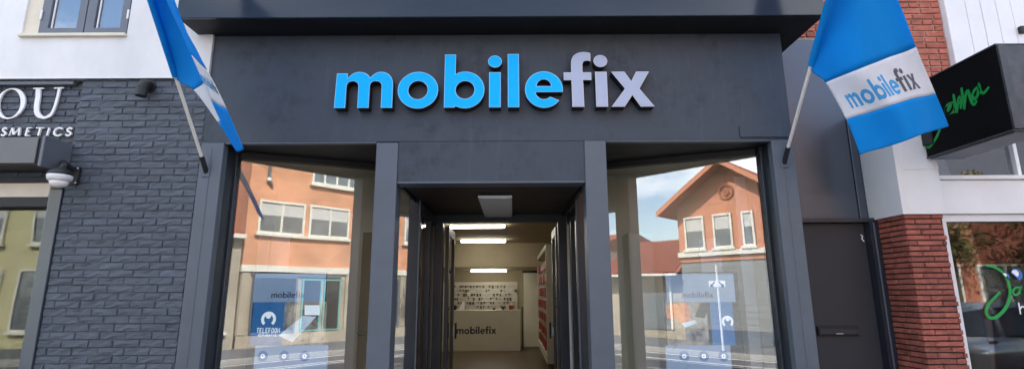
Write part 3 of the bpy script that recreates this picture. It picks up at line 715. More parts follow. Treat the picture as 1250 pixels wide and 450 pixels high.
for n in range(-22, 40):
    zb = z0-n*pt
    if zb < 0: break
    top = min(.0535, 3.454-zb)
    off = -3.583 if n % 2 else -3.6886
    if zb > .93:
        lay(LB, -3.778, -2.662, zb, top, 0, off+RNG.uniform(-.012, .012), .2036, .006, M['greybrick'], .0045, .0022, RNG)
        if zb > 2.56 and zb+top < 3.44: lay(LB, -4.62, -3.784, zb+.004, .05, .055, off+.05+RNG.uniform(-.02, .02), .2036, .006, M['greybrick'], .0045, .0022, RNG)
    else:
        x = -3.778
        while x < -2.87: low.append((x, min(x+.195, -2.665), .0, .03, zb, zb+.0505)); x += .2036
o = multi('lower_brick_courses', low, M['greybrick'], LB); o['kind'] = 'stuff'
box('strip_profile', -16, -3.86, .0, .052, 3.412, 3.446, M['wframe'], LB, .003)
# casement window above
wn = multi('casement_window', [(ox0, ox0+.135, -.005, .10, oz0, oz1)], M['cream'], LB)
for x0, x1 in ((-4.243, -3.842), (-3.832, -3.452)):
    sh = multi('sash', [(x0, x0+.078, -.015, .05, oz0+.02, oz1), (x1-.066, x1, -.015, .05, oz0+.02, oz1), (x0+.078, x1-.066, -.015, .05, oz0+.02, oz0+.078)], M['wframe'], wn)
    box('pane', x0+.078, x1-.066, .015, .022, oz0+.078, oz1, M['glassup'], wn)
    box('glazing_bar', x0+.085, x0+.10, .003, .014, oz0+.08, oz1, M['whitepaint'], wn, .002)
box('sill', ox0-.002, ox1+.004, -.055, .06, oz0-.018, oz0+.012, M['cream'], wn, .004)
for x in (-4.235, -3.452): box('hinge', x-.012, x+.006, -.028, -.016, oz0+.16, oz0+.25, M['whitepaint'], wn, .003)
# cosmetics shop window below
box('lintel', -9, -3.89, -.01, .12, 2.405, 2.525, M['cream'], LB, .004)
box('window_post', -3.885, -3.782, -.014, .11, 0, 2.47, M['metal'], LB, .005)
box('head_rail', -9, -3.89, .0, .14, 2.33, 2.404, M['black'], LB)
box('pane', -9, -3.886, .105, .113, .3, 2.33, M['glassshop'], LB)
box('stall_riser', -9, -3.886, .02, .2, 0, .3, M['wframe'], LB)
box('shop_ceiling', -9, -3.79, .2, 3.2, 2.34, 2.5, M['greenwall'], LB); box('shop_floor', -9, -3.79, .2, 3.2, .001, .02, M['floor'], LB)
box('shop_wall', -9, -3.79, 1.7, 1.8, .02, 2.34, M['yellowwall'], LB); box('shop_wall', -3.80, -3.72, .31, 1.7, .02, 2.34, M['yellowwall'], LB)
box('partition', -9, -4.75, 1.5, 1.56, .02, 1.45, M['greenwall'], LB)
pr = thing('product_shelf', 'pale shelf rack with small goods inside the cosmetics shop window', 'shelf', (-4.2, .9, .02))
A, B_ = W(24, 330, .36), W(62, 330, .36)
multi('upright', [(A.x, A.x+.03, .36, .39, .021, 1.75)], M['whitepaint'], pr); multi('upright', [(B_.x, B_.x+.03, .36, .39, .021, 1.75)], M['whitepaint'], pr)
box('shelf_back', A.x+.031, B_.x-.001, .501, .515, .021, 1.75, M['whitepaint'], pr)
goods = []
for j in range(10):
    z = .3+j*.15
    box('shelf', A.x+.031, B_.x-.001, .36, .5, z, z+.012, M['cream'], pr)
    x = A.x+.05
    while x < B_.x-.05:
        w_ = random.uniform(.015, .04); goods.append((x, x+w_, .37, .45, z+.012, z+.012+random.uniform(.05, .11))); x += w_+.008
o = multi('small_goods', goods, M['shelfgoods'], pr); o['kind'] = 'stuff'
bd = box('cream_board', W(3, 320, .6).x, W(46, 318, .6).x, .6, .63, 1.3, 2.02, M['cream']); tag(bd, 'large blank cream board hanging inside the cosmetics shop window', 'board')
# raised sign letters
CS = thing('cosmetics_sign', 'white serif capitals OU above OSMETICS mounted on the grey brick field', 'sign', (-4.2, .05, 3.1))
def onw(px, py): p = W(px, py, .03); return (p.x, p.z)
def let3(shapes, parent, y=.03, dep=.015, nm='letter', m='whiteletter'):
    V, Fc = [], []
    for i, s in enumerate(shapes):
        v, f_ = prism_data([s], dep, lambda a, b_, d: (a, y-.0006*i+d, b_)); k = len(V); V += v; Fc += [tuple(q+k for q in t) for t in f_]
    return mesh(nm, V, Fc, M[m], parent)
c = (-4.410, 3.2495)
def ell(cx, cz, rx, rz, sh): return [(cx+rx*cos(t*pi/24)+sh*rz*sin(t*pi/24), cz+rz*sin(t*pi/24)) for t in range(48)]
let3([[ell(c[0], c[1], .130, .143, .0), ell(c[0]-.003, c[1], .093, .131, -.10)[::-1]]], CS)
U_ = smoothpath([onw(46.5, 108), onw(46, 118), onw(44.2, 130), onw(45.5, 139), onw(53, 143.4), onw(61.5, 140), onw(66.5, 130), onw(70, 118), onw(72.3, 107.5)], 5)
wds = [.042+(.022-.042)*min(1, max(0, (i/len(U_)-.35)/.3)) for i in range(len(U_))]
wds = [w_*(.75 if .42 < i/len(U_) < .58 else 1) for i, w_ in enumerate(wds)]
let3([[ribbon(U_, wds)], [ribbon([onw(40.5, 108), onw(53, 107.8)], .012)], [ribbon([onw(66, 107.6), onw(77.3, 107.2)], .012)]], CS)
SER = {'S': [[(.9, .85), (.55, 1), (.2, .8), (.35, .58), (.7, .42), (.8, .2), (.45, 0), (.05, .15)]], 'M': [[(.02, 0), (.18, 1)], [(.18, 1), (.45, .1)], [(.45, .1), (.88, 1)], [(.88, 1), (.95, 0)]], 'E': [[(.25, 1), (.12, 0)], [(.25, 1), (.95, 1)], [(.2, .52), (.7, .52)], [(.12, 0), (.85, 0)]],
       'T': [[(.05, 1), (1, 1)], [(.58, 1), (.48, 0)]], 'I': [[(.6, 1), (.4, 0)]], 'C': [[(.95, .85), (.65, 1), (.25, .85), (.08, .45), (.25, .1), (.6, 0), (.92, .15)]], 'O': [[(.5+.45*cos(a*pi/8), .5+.5*sin(a*pi/8)) for a in range(17)]]}
for ch, a, b_ in (('O', -15, -4), ('S', .3, 7), ('M', 10.5, 23.5), ('E', 29.8, 37), ('T', 41.5, 51.5), ('I', 54.5, 60.5), ('C', 64, 75), ('S', 79, 87.3)):
    q0, q1 = onw(a, 165.5), onw(b_, 165.3); q2 = onw(a, 156)
    h = q2[1]-q0[1]; ww = q1[0]-q0[0]; shp = []
    for st in SER[ch]:
        P_ = [(q0[0]+ww*x, q0[1]+h*z) for x, z in st]
        if len(P_) > 3: P_ = smoothpath(P_, 3)
        thin = (ch == 'M' and st in (SER['M'][0], SER['M'][2])) or (len(st) == 2 and abs(st[0][1]-st[1][1]) < .1)
        shp.append([ribbon(P_, .009 if thin else .0145)])
    let3(shp, CS)
AW = thing('awning_box', 'black awning cassette under the cosmetics lettering', 'awning', (-5, -.13, 2.6))
box('cassette', -9, -3.79, -.262, -.002, 2.618, 2.852, M['black'], AW, .006)
box('front_cover', -9, -3.815, -.275, -.262, 2.63, 2.845, mat('grey satin cover', (.13, .14, .145), .4, .12, 2), AW, .003)
box('end_cap', -3.789, -3.762, -.272, -.001, 2.606, 2.862, M['wframe'], AW, .004)
# dome camera
DC = thing('dome_camera', 'white dome security camera on a black wall bracket below the awning box', 'camera', (-3.7, 0, 2.6))
bx = W(94, 212, 0)
box('wall_plate', bx.x-.055, bx.x+.035, -.028, -.004, bx.z-.10, bx.z+.055, M['black'], DC, .006)
hd = W(73, 216, -.20)
tube('bracket_arm', [(bx.x-.02, -.02, bx.z+.03), (bx.x-.03, -.12, bx.z+.065), (hd.x+.012, -.19, hd.z+.095), (hd.x, -.2, hd.z+.06)], [.022, .026, .026, .03], M['black'], DC, 12)
def lathe(name, c_, prof, m, parent, n=24):
    V, Fc = [], []
    for r_, z in prof:
        for k in range(n): V.append((c_[0]+r_*cos(2*pi*k/n), c_[1]+r_*sin(2*pi*k/n), c_[2]+z))
    for i in range(len(prof)-1):
        for k in range(n): a, b2 = i*n+k, i*n+(k+1) % n; Fc.append((a, a+n, b2+n, b2))
    Fc.append(tuple(range(n))); Fc.append(tuple((len(prof)-1)*n+k for k in range(n))[::-1])
    return mesh(name, V, Fc, m, parent, True)
lathe('housing', (hd.x, -.2, hd.z), [(.03, .075), (.055, .06), (.082, .035), (.086, .02), (.08, .012)], M['black'], DC)
lathe('white_ring', (hd.x, -.2, hd.z), [(.084, .014), (.086, .004), (.080, -.022), (.070, -.034)], M['whitepaint'], DC)
lathe('dome', (hd.x, -.2, hd.z), [(.066, -.03), (.060, -.055), (.045, -.075), (.022, -.086), (.004, -.088)], M['led'], DC)
for sx, sz in ((-.045, .04), (.025, .04), (-.045, -.085), (.025, -.085)): lathe('screw', (bx.x+sx, -.03, bx.z+sz), [(.006, .005), (.006, -.005)], M['whitepaint'], DC, 8)
# vent elbow on the brick pier
VE = thing('vent_elbow', 'short black pipe elbow pointing down from the grey brick pier', 'vent pipe', (-3.2, 0, 3.35))
v0 = W(177, 104, -.06)
tube('pipe', [(v0.x, .0, v0.z+.01), (v0.x, -.04, v0.z+.01), (v0.x, -.07, v0.z), (v0.x, -.085, v0.z-.03), (v0.x, -.088, v0.z-.11)], [.044, .045, .046, .045, .044], M['black'], VE, 16)
tube('collar', [(v0.x, -.0, v0.z+.01), (v0.x, -.012, v0.z+.01)], .058, M['black'], VE, 16)

# ------------------------------------------------------------------ building on the right
RB = thing('corner_building', 'red brick and white clad building with a slim grey door bay and hairdresser window', 'building', (3.3, .2, 0))
box('brick_core', 2.66, 4.30, .462, 10, 3.95, 7.4, M['redmortar'], RB)
box('brick_core', 3.10, 4.30, .462, 10, 2.3, 3.949, M['redmortar'], RB)
box('side_return', 2.425, 2.62, .47, 1.0, 0, 3.86, M['metal'], RB)
rr = random.Random(11)
for n in range(16):
    z = 3.50+n*.0625
    lay(RB, 2.70 if z > 4.01 else 3.40, 4.30, z, .0515, .447, 2.7+(.11 if n % 2 else 0)+rr.uniform(-.01, .01), .215, .011, M['redbrick'], .0025, .0018, rr, 7, mixhead=.45)
# grey sheet panel over the side door, door with frame and letter slot
box('bay_panel', 2.42, 3.172, .42, .46, 2.245, 4.018, M['metal'], RB, .003)
box('bay_panel', 3.176, 3.40, .405, .46, 2.245, 4.018, M['metal'], RB, .003)
multi('door_frame', [(2.42, 3.30, .33, .46, 2.205, 2.240), (3.190, 3.285, .325, .46, 0, 2.204), (2.42, 2.60, .34, .46, 0, 2.204)], M['frame'], RB)
box('frame_bead', 3.218, 3.232, .316, .326, 0, 2.20, M['pil'], RB, .002)
dr = box('front_door', 2.60, 3.188, .40, .45, .02, 2.203, M['door'], RB, .003)
a, b_ = W(997, 397.5, .39), W(1049, 409, .39)
box('letter_slot', a.x, b_.x, .378, .399, b_.z, a.z, M['black'], dr, .004)
box('slot_flap', a.x+.01, b_.x-.01, .372, .379, b_.z+.012, a.z-.022, M['frame'], dr, .003)
box('slot_grip', (a.x+b_.x)/2-.03, (a.x+b_.x)/2+.03, .366, .373, b_.z+.014, b_.z+.022, M['chrome'], dr)
sp_ = [(W(x, y, .398).x, W(x, y, .398).z) for x, y in ((1050.5, 286), (1053, 288), (1052, 291), (1055, 294.5))]
prism('paint_chip', [[ribbon(sp_, .008)]], .001, lambda p, q, d: (p, .3985+d, q), M['led'], dr)
# thin brick pier
box('pier_core', 3.279, 3.585, .012, .45, 0, 2.21, M['rake'], RB)
zz = 2.0571+.0444*3; rp_ = random.Random(5)
lowp = []
for n in range(0, 60):
    zb = zz-n*.0444
    if zb < 0: break
    if zb > .9:
        lay(RB, 3.266, 3.588+rp_.uniform(-.012, .010), zb, .0345, 0, 3.266+(.10 if n % 2 else .205)+rp_.uniform(-.03, .03), .215, .004, M['darkred'], .002, .0016, rp_, 7, yj=.004)
        # return face towards the door, bricks turned to face -x
        ys = [.002, .15+rp_.uniform(-.05, .05), .325]
        for ya, yb in zip(ys, ys[1:]):
            me = brick_mesh(yb-ya-.004, .0345, .05, rp_.randrange(7), M['darkred'], .002, .0016)
            o = bpy.data.objects.new('brick', me); link(o, RB); o.rotation_euler = (0, 0, -pi/2); o.location = (3.267+rp_.uniform(-.003, .003), yb, zb)
            o.scale = ((yb-ya-.004)/max(v.co.x for v in me.vertices), 1, 1)
    else: lowp.append((3.268, 3.585, .002, .03, zb, zb+.036)); lowp.append((3.27, 3.30, .032, .32, zb, zb+.036))
o = multi('lower_brick_courses', lowp, M['darkred'], RB); o['kind'] = 'stuff'
# white box column above the pier, ledge, transom and cladding
box('white_column', 3.245, 3.60, -.022, .40, 2.222, 3.25, M['whitepaint'], RB, .003)
box('column_seam', 3.30, 3.60, -.026, -.022, 2.60, 3.25, M['whitepaint'], RB, .002)
box('ledge', 3.601, 12, .0, .25, 2.225, 2.512, M['whitepaint'], RB, .004)
box('ledge_moulding', 3.601, 12, -.02, .25, 2.515, 2.549, M['whitepaint'], RB, .004)
wf = multi('shop_window', [(3.60, 12, .03, .10, 2.165, 2.222), (3.590, 3.632, .03, .10, 0, 2.164)], M['whitepaint'], RB)
box('pane', 3.632, 12, .060, .068, .35, 2.165, M['glassshop'], wf)
box('reflected_stile', 3.675, 3.69, .10, .14, .35, 2.1, M['cream'], wf)  # cream strip standing in for the inner frame's reflection
box('stall_riser', 3.632, 12, .04, .2, 0, .35, M['whitepaint'], wf)
tw = multi('transom_window', [(3.601, 12, .12, .2, 2.549, 2.58), (3.601, 3.62, .12, .2, 2.58, 3.4), (4.40, 4.43, .11, .2, 2.58, 3.4)], M['whitepaint'], RB)
box('pane', 3.62, 12, .15, .158, 2.58, 3.4, M['glassup'], tw); box('dark_room', 3.61, 12, .5, .6, 2.3, 3.45, M['dark'], tw)
# vertical white boards
rb2 = random.Random(2); x = 4.308
box('corner_board', 4.301, 4.375, .392, .46, 3.40, 7.4, M['whitepaint'], RB, .004)
x = 4.378
while x < 6.6:
    box('cladding_board', x, x+.145, .415+rb2.uniform(-.001, .001), .46, 3.40, 7.4, M['whitepaint'], RB, .006); x += .150
box('clad_core', 4.30, 12, .462, 10, 3.40, 7.4, M['white'], RB); box('head_board', 3.61, 12, .10, .46, 3.402-.06, 3.398, M['whitepaint'], RB)
box('cable_clip', W(1247, 40, .40).x-.02, W(1247, 40, .40).x+.03, .375, .414, W(1247, 41, .4).z, W(1247, 33, .4).z, M['black'], RB, .004)
# salon room behind the glass
box('salon_wall', 3.59, 12, 2.6, 2.7, .02, 2.3, M['brown'], RB); box('salon_wall', 3.586, 3.66, .46, 2.6, .02, 2.3, M['brown'], RB)
box('salon_ceiling', 3.59, 12, .26, 2.6, 2.226, 2.3, M['brown'], RB); box('salon_floor', 3.59, 12, .2, 2.6, .001, .02, M['floor'], RB)
for nm, q, Y, m, lb, ct in (('grey_panel', ((1188, 288), (1216, 334)), 1.0, 'greycard', 'slanted grey board hanging in the hairdresser window', 'board'), ('display_screen', ((1192, 336), (1240, 392)), 1.3, 'orange', 'orange brown folding screen standing low in the hairdresser window', 'screen')):
    a, b_ = W(*q[0], Y), W(*q[1], Y); z0_ = b_.z if nm == 'grey_panel' else .021
    o = box(nm, a.x, b_.x, Y, Y+.03, z0_, a.z, M[m], None, .004); tag(o, lb, ct)
tw2 = thing('round_mirror', 'small dark ring mirror hanging in front of the grey board', 'mirror', tuple(W(1212, 311, .95)))
c = W(1212, 311, .95); prism('ring', [[circ(0, 0, .05, 24), circ(0, 0, .042, 24)[::-1]]], .01, lambda p, q, d: (c.x+p, .95+d, c.z+q), M['black'], tw2)
prism('mirror_disc', [[circ(0, 0, .041, 24)]], .006, lambda p, q, d: (c.x+p, .953+d, c.z+q), M['greycard'], tw2)
# green script on the salon glass
WS = thing('window_lettering', 'green handwritten Ja with blue mark stuck on the hairdresser window', 'lettering', tuple(W(1220, 360, .055)))
def gl(px, py): p = W(px, py, .055); return (p.x, p.z)
J = smoothpath([gl(1203.5, 324), gl(1213, 325.5), gl(1224, 332), gl(1231.5, 345), gl(1233, 360), gl(1228, 375), gl(1217, 386), gl(1208, 387), gl(1204, 380), gl(1207, 371), gl(1213, 364), gl(1221, 356)], 5)
let3([[ribbon(J, [.016+.010*sin(pi*i/len(J)) for i in range(len(J))])]], WS, .055, .002, 'letter', 'green')
A_ = smoothpath([gl(1246, 351), gl(1240, 350.5), gl(1236.5, 355), gl(1239, 359.5), gl(1244, 357), gl(1246.5, 350), gl(1247, 357), gl(1251, 358), gl(1262, 352)], 4)
let3([[ribbon(A_, .016)]], WS, .054, .002, 'letter', 'green')
for a0, cx, cy, r in ((0, 1241, 335, .048), (1, 1228.5, 337, .026)):
    q = gl(cx, cy); prism('blue_mark', [[circ(q[0], q[1], r, 20, radians(-70), radians(160))]], .001, lambda p, z, d: (p, .055+d, z), M['bluelogo'], WS)
    prism('blue_mark', [[circ(q[0]-.01, q[1]+.012, r*.6, 16, radians(-70), radians(160))]], .001, lambda p, z, d: (p, .0535+d, z), M['whiteletter'], WS)
let3([[ribbon([gl(1243.5, 369), gl(1246, 383)], .010)], [ribbon(smoothpath([gl(1245, 377), gl(1248, 373.5), gl(1251, 376), gl(1252, 383)], 3), .010)]], WS, .055, .002, 'letter', 'whiteletter')
# projecting sign box
PS = thing('projecting_sign', 'large black sign box with green handwriting sticking out from the white column', 'sign', (3.6, -.4, 2.7))
SX = 3.517
box('sign_case', SX, SX+.30, -.80, -.03, 2.705, 3.34, M['signface'], PS, .006)
M['worn'] = mat('worn dark edge', (.05, .052, .056), .35, .3, 9)
for z_ in (3.341, 2.693): box('case_edge', SX-.006, SX+.306, -.806, -.03, z_, z_+.011, M['worn'], PS)
multi('front_frame', [(SX+.0, SX+.05, -.818, -.802, 2.706, 3.339), (SX+.25, SX+.30, -.818, -.802, 2.706, 3.339)], M['worn'], PS)
box('front_cover', SX+.052, SX+.248, -.812, -.801, 2.71, 3.335, mat('scuffed dark cover', (.06, .065, .075), .45, .5, 7, .1, 20), PS, .003)
box('under_strip', SX+.02, SX+.28, -.79, -.04, 2.683, 2.692, M['wframe'], PS)
box('wall_bracket', SX+.02, SX+.16, -.04, -.024, 2.76, 3.28, M['black'], PS)
box('mount_foot', SX-.022, SX-.001, -.13, -.03, 2.80, 2.93, M['black'], PS, .006)
def sf(px, py):
    d = ray(px, py); p = CAM+d*((SX-.002-CAM.x)/d.x); return (p.y, p.z)
def script(paths, w_):
    for i, pth in enumerate(paths):
        P_ = smoothpath([sf(*q) for q in pth], 4)
        prism('letter', [[ribbon(P_, [w_*(.75+.35*sin(pi*(k+.5)/len(P_))) for k in range(len(P_))])]], .0015, lambda a_, z, d: (SX-.0035-.0006*i+d, a_, z), M['green'], PS)
script([[(1152, 142), (1149, 152), (1144, 166), (1135, 179), (1129.5, 176), (1130, 166), (1139, 154)],
        [(1164, 125), (1157, 128), (1154.5, 135), (1157, 139), (1162, 134), (1165, 125), (1166, 134), (1168, 136)],
        [(1164, 115), (1166, 126), (1168.5, 138)], [(1168.5, 137), (1170, 124), (1171.5, 119), (1173, 125), (1173.5, 133)], [(1174, 107), (1176, 120), (1178, 134)],
        [(1178, 132), (1179.5, 116), (1182, 111), (1184.5, 118), (1187, 125), (1190, 127.5), (1193, 122.5)],
        [(1195.5, 105), (1190, 110.5), (1187.5, 117), (1190.5, 121), (1194.5, 115), (1195.8, 104), (1197.5, 111.5), (1202, 113.5), (1208, 106)]], .0225)

# ================================================================== flags
PD = Vector((0, -.652, .758))
def cat(P0, P1, P2, P3, t): return .5*((2*P1)+(P2-P0)*t+(2*P0-5*P1+4*P2-P3)*t*t+(3*P1-P0-3*P2+P3)*t**3)
def interp(arr, t):
    n = len(arr)-1; f_ = min(max(t, 0), 1)*n; i = min(int(f_), n-1); k = f_-i
    return cat(arr[max(i-1, 0)], arr[i], arr[i+1], arr[min(i+2, n)], k)
def flag(base_px, sleeve_px, cols, rows_t, label, ripple, textsize, vtext):
    b0 = W(*base_px, -.012); F_ = thing('facade_flag', label, 'flag', tuple(b0))
    box('bracket_plate', b0.x-.032, b0.x+.032, -.022, -.0125, b0.z-.048, b0.z+.038, M['pil'], F_, .003)
    tube('socket', [b0+Vector((0, .0, -.01)), b0+PD*.14], .020, M['black'], F_, 14)
    d = ray(*sleeve_px); t_ = (b0.x-CAM.x)/d.x
    s0 = None
    best = min((abs((W2[0]-sleeve_px[0]))+abs(W2[1]-sleeve_px[1]), k) for k in [i*.01 for i in range(40, 160)] for W2 in [proj(b0+PD*k)])[1]
    tube('pole', [b0+PD*.13, b0+PD*(best+.84)], .0135, M['alu'], F_, 12)
    lathe('pole_knob', tuple(b0+PD*(best+.85)), [(.012, -.02), (.02, 0), (.012, .02)], M['alu'], F_, 10)
    # cols: list of columns, each a list of 3D points for the row stations rows_t (0 = top of cloth, 1 = free lower edge)
    pole = [b0+PD*(best+.75), b0+PD*(best+.37), b0+PD*best]
    C_ = [pole+c_ if i == 0 else c_ for i, c_ in enumerate(cols)]
    NU, NV = 36, 60
    def colpt(c_, v):
        n = len(rows_t)-1
        i = max(j for j in range(n) if rows_t[j] <= v+1e-9) if v < 1 else n-1
        k = (v-rows_t[i])/(rows_t[i+1]-rows_t[i]); return cat(c_[max(i-1, 0)], c_[i], c_[i+1], c_[min(i+2, n)], k)
    def surf(u, v):
        p = interp([colpt(c_, v) for c_ in C_], u); e = 1e-3
        return p+ripple(u, v)
    def sheet(name, v0, v1, m):
        nv = max(4, int(NV*(v1-v0)))
        V = [surf(i/NU, v0+(v1-v0)*j/nv) for j in range(nv+1) for i in range(NU+1)]
        n1 = NU+1; Fc = [(j*n1+i, j*n1+i+1, (j+1)*n1+i+1, (j+1)*n1+i) for j in range(nv) for i in range(NU)]
        o = mesh(name, V, Fc, m, F_, True); sm = o.modifiers.new('thickness', 'SOLIDIFY'); sm.thickness = .0022; sm.offset = 0; return o
    t1, t2 = rows_t[-3], rows_t[-2]
    c1 = sheet('cloth', 0, t1, M['flagblue']); c2 = sheet('cloth_band', t1, t2, M['flagwhite']); sheet('cloth', t2, 1, M['flagblue'])
    # sleeve round the pole
    tube('sleeve', [b0+PD*best, b0+PD*(best+.77)], .024, M['flagblue'], F_, 14, cap=False)
    u0, u1, vb = textsize
    for ch, shp, g in name_shapes():
        tris = []
        for polys in shp:
            pts, tr = poly3(polys)
            for t in tr: tris.append([pts[i] for i in t])
        for _ in range(2):
            nt_ = []
            for a_, b2, c2_ in tris:
                ab = ((a_[0]+b2[0])/2, (a_[1]+b2[1])/2); bc = ((b2[0]+c2_[0])/2, (b2[1]+c2_[1])/2); ca = ((c2_[0]+a_[0])/2, (c2_[1]+a_[1])/2)
                nt_ += [[a_, ab, ca], [ab, b2, bc], [ca, bc, c2_], [ab, bc, ca]]
            tris = nt_
        V, Fc = [], []
        for sgn in (1, -1):
            for t in tris:
                k = len(V)
                for x, y in t:
                    u = u0+(u1-u0)*x; v = vb-vtext*y
                    p = surf(u, v); du = surf(min(u+.01, 1), v)-surf(u-.01, v); dv = surf(u, v+.01)-surf(u, v-.01); nn = du.cross(dv).normalized()
                    V.append(p+nn*(.0024*sgn))
                Fc.append((k, k+1, k+2))
        mesh('letter', V, Fc, M['flagdark' if g else 'flagtext'], c2)
    return F_
def proj(P):
    v = P-CAM; z = v.dot(FWD); return (625+FPX*v.dot(RGT)/z, 225-FPX*v.dot(UPV)/z)
def P3(px, py, Y): return W(px, py, Y)
rt = [0, .26, .5, .60, .81, 1]
def rip_r(u, v):
    e = min(1, u*4)*(.3+.7*min(1, v*1.4))
    fan = .020*sin(16*(u-.55*(v-.5))+.6)*max(0, 1-abs(v-.55)*1.6)
    return Vector((.010*sin(7*v+3*u)*e, e*(.022*sin(9.5*u-1.5*v+.8)+.006*sin(21*u+2*v)+.45*fan), .004*sin(11*u)*v))
flag((957, 198), (993, 80),
     [[P3(1008, 101, -.62), P3(1033, 146, -.68), P3(1050, 189, -.70)],
      [P3(1035, -150, -1.02), P3(1035, -62, -.94), P3(1030, 32, -.80), P3(1043, 87, -.80), P3(1069, 134, -.80), P3(1085, 177.5, -.80)],
      [P3(1043, -150, -.98), P3(1050, -66, -.92), P3(1062, 14, -.88), P3(1079, 73, -.86), P3(1105, 123, -.86), P3(1121, 166, -.86)],
      [P3(1050, -150, -.96), P3(1066, -68, -.92), P3(1097, 5, -.90), P3(1117, 57, -.88), P3(1142, 113, -.86), P3(1160, 153, -.84)]],
     rt, 'blue and white flag with the shop name on a pole right of the shop front', rip_r, (.15, .87, .768), .62)
rt2 = [0, .26, .5, .58, .80, 1]
def rip_l(u, v): return Vector((.004*sin(9*v+2*u), 0, 0))
flag((252, 209), (222, 93),
     [[P3(237, 110, -.62), P3(266, 150, -.72), P3(287, 183, -.80)],
      [P3(182, -150, -.98), P3(203, -30, -.92), P3(240, 70, -.74), P3(251, 97, -.74), P3(268, 146, -.78), P3(289, 184, -.86)],
      [P3(176, -150, -1.12), P3(192, -35, -1.10), P3(225, 47, -1.08), P3(234, 68, -1.08), P3(258, 124, -1.06), P3(288.5, 184.5, -1.02)],
      [P3(181, -150, -1.18), P3(198, -32, -1.18), P3(234, 56, -1.17), P3(244, 78, -1.17), P3(268, 129, -1.16), P3(293, 185, -1.10)],
      [P3(186, -150, -1.28), P3(206, -14, -1.28), P3(241, 63, -1.28), P3(252.5, 86, -1.28), P3(276.5, 133, -1.26), P3(298.5, 182, -1.20)]],
     rt2, 'blue and white flag folded edge on, on a pole left of the shop front', rip_l, (.53, .98, .725), .36)

# ================================================================== across the street (seen in the show windows)
def owin(parent, x0, x1, z0, z1, y, fm='owhite', bars=1, curtain=True, fw=.07):
    f_ = multi('window', [(x0, x1, y, y+.08, z1-fw, z1), (x0, x1, y, y+.08, z0, z0+fw), (x0, x0+fw, y, y+.08, z0+fw, z1-fw), (x1-fw, x1, y, y+.08, z0+fw, z1-fw)] + [((x0+(x1-x0)*(i+1)/(bars+1))-fw/2, (x0+(x1-x0)*(i+1)/(bars+1))+fw/2, y, y+.07, z0+fw, z1-fw) for i in range(bars)], M[fm], parent)
    box('pane', x0+fw, x1-fw, y+.02, y+.03, z0+fw, z1-fw, M['oglass'], f_)
    if curtain: box('curtain', x0+fw, x1-fw, y+.032, y+.036, z0+(z1-z0)*.55, z1-fw, M['curtain'], f_)
    box('sill', x0-.06, x1+.06, y, y+.14, z0-.08, z0-.002, M['owhite'], f_)
    return f_
# orange brick house
H1 = thing('orange_house', 'orange brick house with white framed windows reflected in the left show window', 'house', (5, YO-3, 0))
x0 = OL(308, 200).x; 
box('wall', x0, 9.5, YO-7, YO, 2.48, 8.2, M['obrick'], H1)
box('ground_floor', x0, 9.5, YO-7, YO-.02, .001, 2.28, M['ybrick'], H1)
box('string_course', x0-.03, 9.53, YO-.2, YO+.07, OL(420, 334).z, OL(420, 327).z, M['owhite'], H1)
box('plinth', x0, 9.5, YO-.1, YO+.02, .001, .38, M['ybrick'], H1)
a, b_ = OL(317, 243), OL(370, 288); owin(H1, a.x, b_.x, b_.z, a.z, YO, bars=1)
a, b_ = OL(378, 250), OL(424, 292); owin(H1, a.x, b_.x, b_.z, a.z, YO, bars=1)
owin(H1, b_.x+.5, b_.x+1.9, b_.z, a.z, YO); owin(H1, b_.x+2.4, b_.x+3.8, b_.z, a.z, YO)
a, b_ = OL(381, 213), OL(426, 231); owin(H1, a.x, b_.x+.4, b_.z, b_.z+1.3, YO, bars=3); owin(H1, b_.x+1.2, b_.x+2.8, b_.z, b_.z+1.3, YO, bars=3)
a = OL(330, 200); pz = OL(330, 225).z
tube('downpipe', [(a.x, YO+.06, 8.0), (a.x, YO+.06, pz+.1), (a.x+.12, YO+.08, pz-.05)], .05, M['wframe'], H1, 10)
lathe('pipe_collar', (a.x, YO+.06, pz+.12), [(.075, -.06), (.075, .06)], M['owhite'], H1, 10)
def shopf(xa, xb, za, zb_, fm, w_):
    sf_ = multi('shopfront', [(xa, xb, YO-.01, YO+.05, zb_-w_, zb_), (xa, xa+w_, YO-.01, YO+.05, za, zb_-w_), (xb-w_, xb, YO-.01, YO+.05, za, zb_-w_), (xa+w_, xb-w_, YO-.01, YO+.05, za, za+w_)], M[fm], H1)
    box('pane', xa+w_, xb-w_, YO-.005, YO+.01, za+w_, zb_-w_, M['odark'], sf_)
shopf(x0+.35, OL(360, 380).x, .385, 2.15, 'wframe', .06)
shopf(OL(366, 380).x, OL(390, 380).x, .385, 2.1, 'turq', .05); shopf(OL(393, 380).x, OL(414, 380).x, .385, 2.1, 'turq', .05)
shopf(6.0, 7.6, .385, 2.15, 'wframe', .07); shopf(7.9, 9.2, .385, 2.15, 'wframe', .07)
box('name_board', x0+.3, OL(414, 380).x, YO-.01, YO+.04, 2.16, 2.262, M['wframe'], H1)
for (xa, xb) in ((x0+.02, x0+.25), (5.35, 5.6), (7.62, 7.86)):
    box('wall_pier', xa, xb, YO-.02, YO+.045, .385, 2.25, M['ybrick'], H1)
box('cornice', x0-.1, 9.6, YO-.3, YO+.25, 8.2, 8.4, M['owhite'], H1)
prism('roof', [[[(YO+.3, 8.4), (YO-3.4, 10.6), (YO-7.2, 8.4)]]], 8.0, lambda p, q, d: (x0-.05+d, p, q), M['tile'], H1)
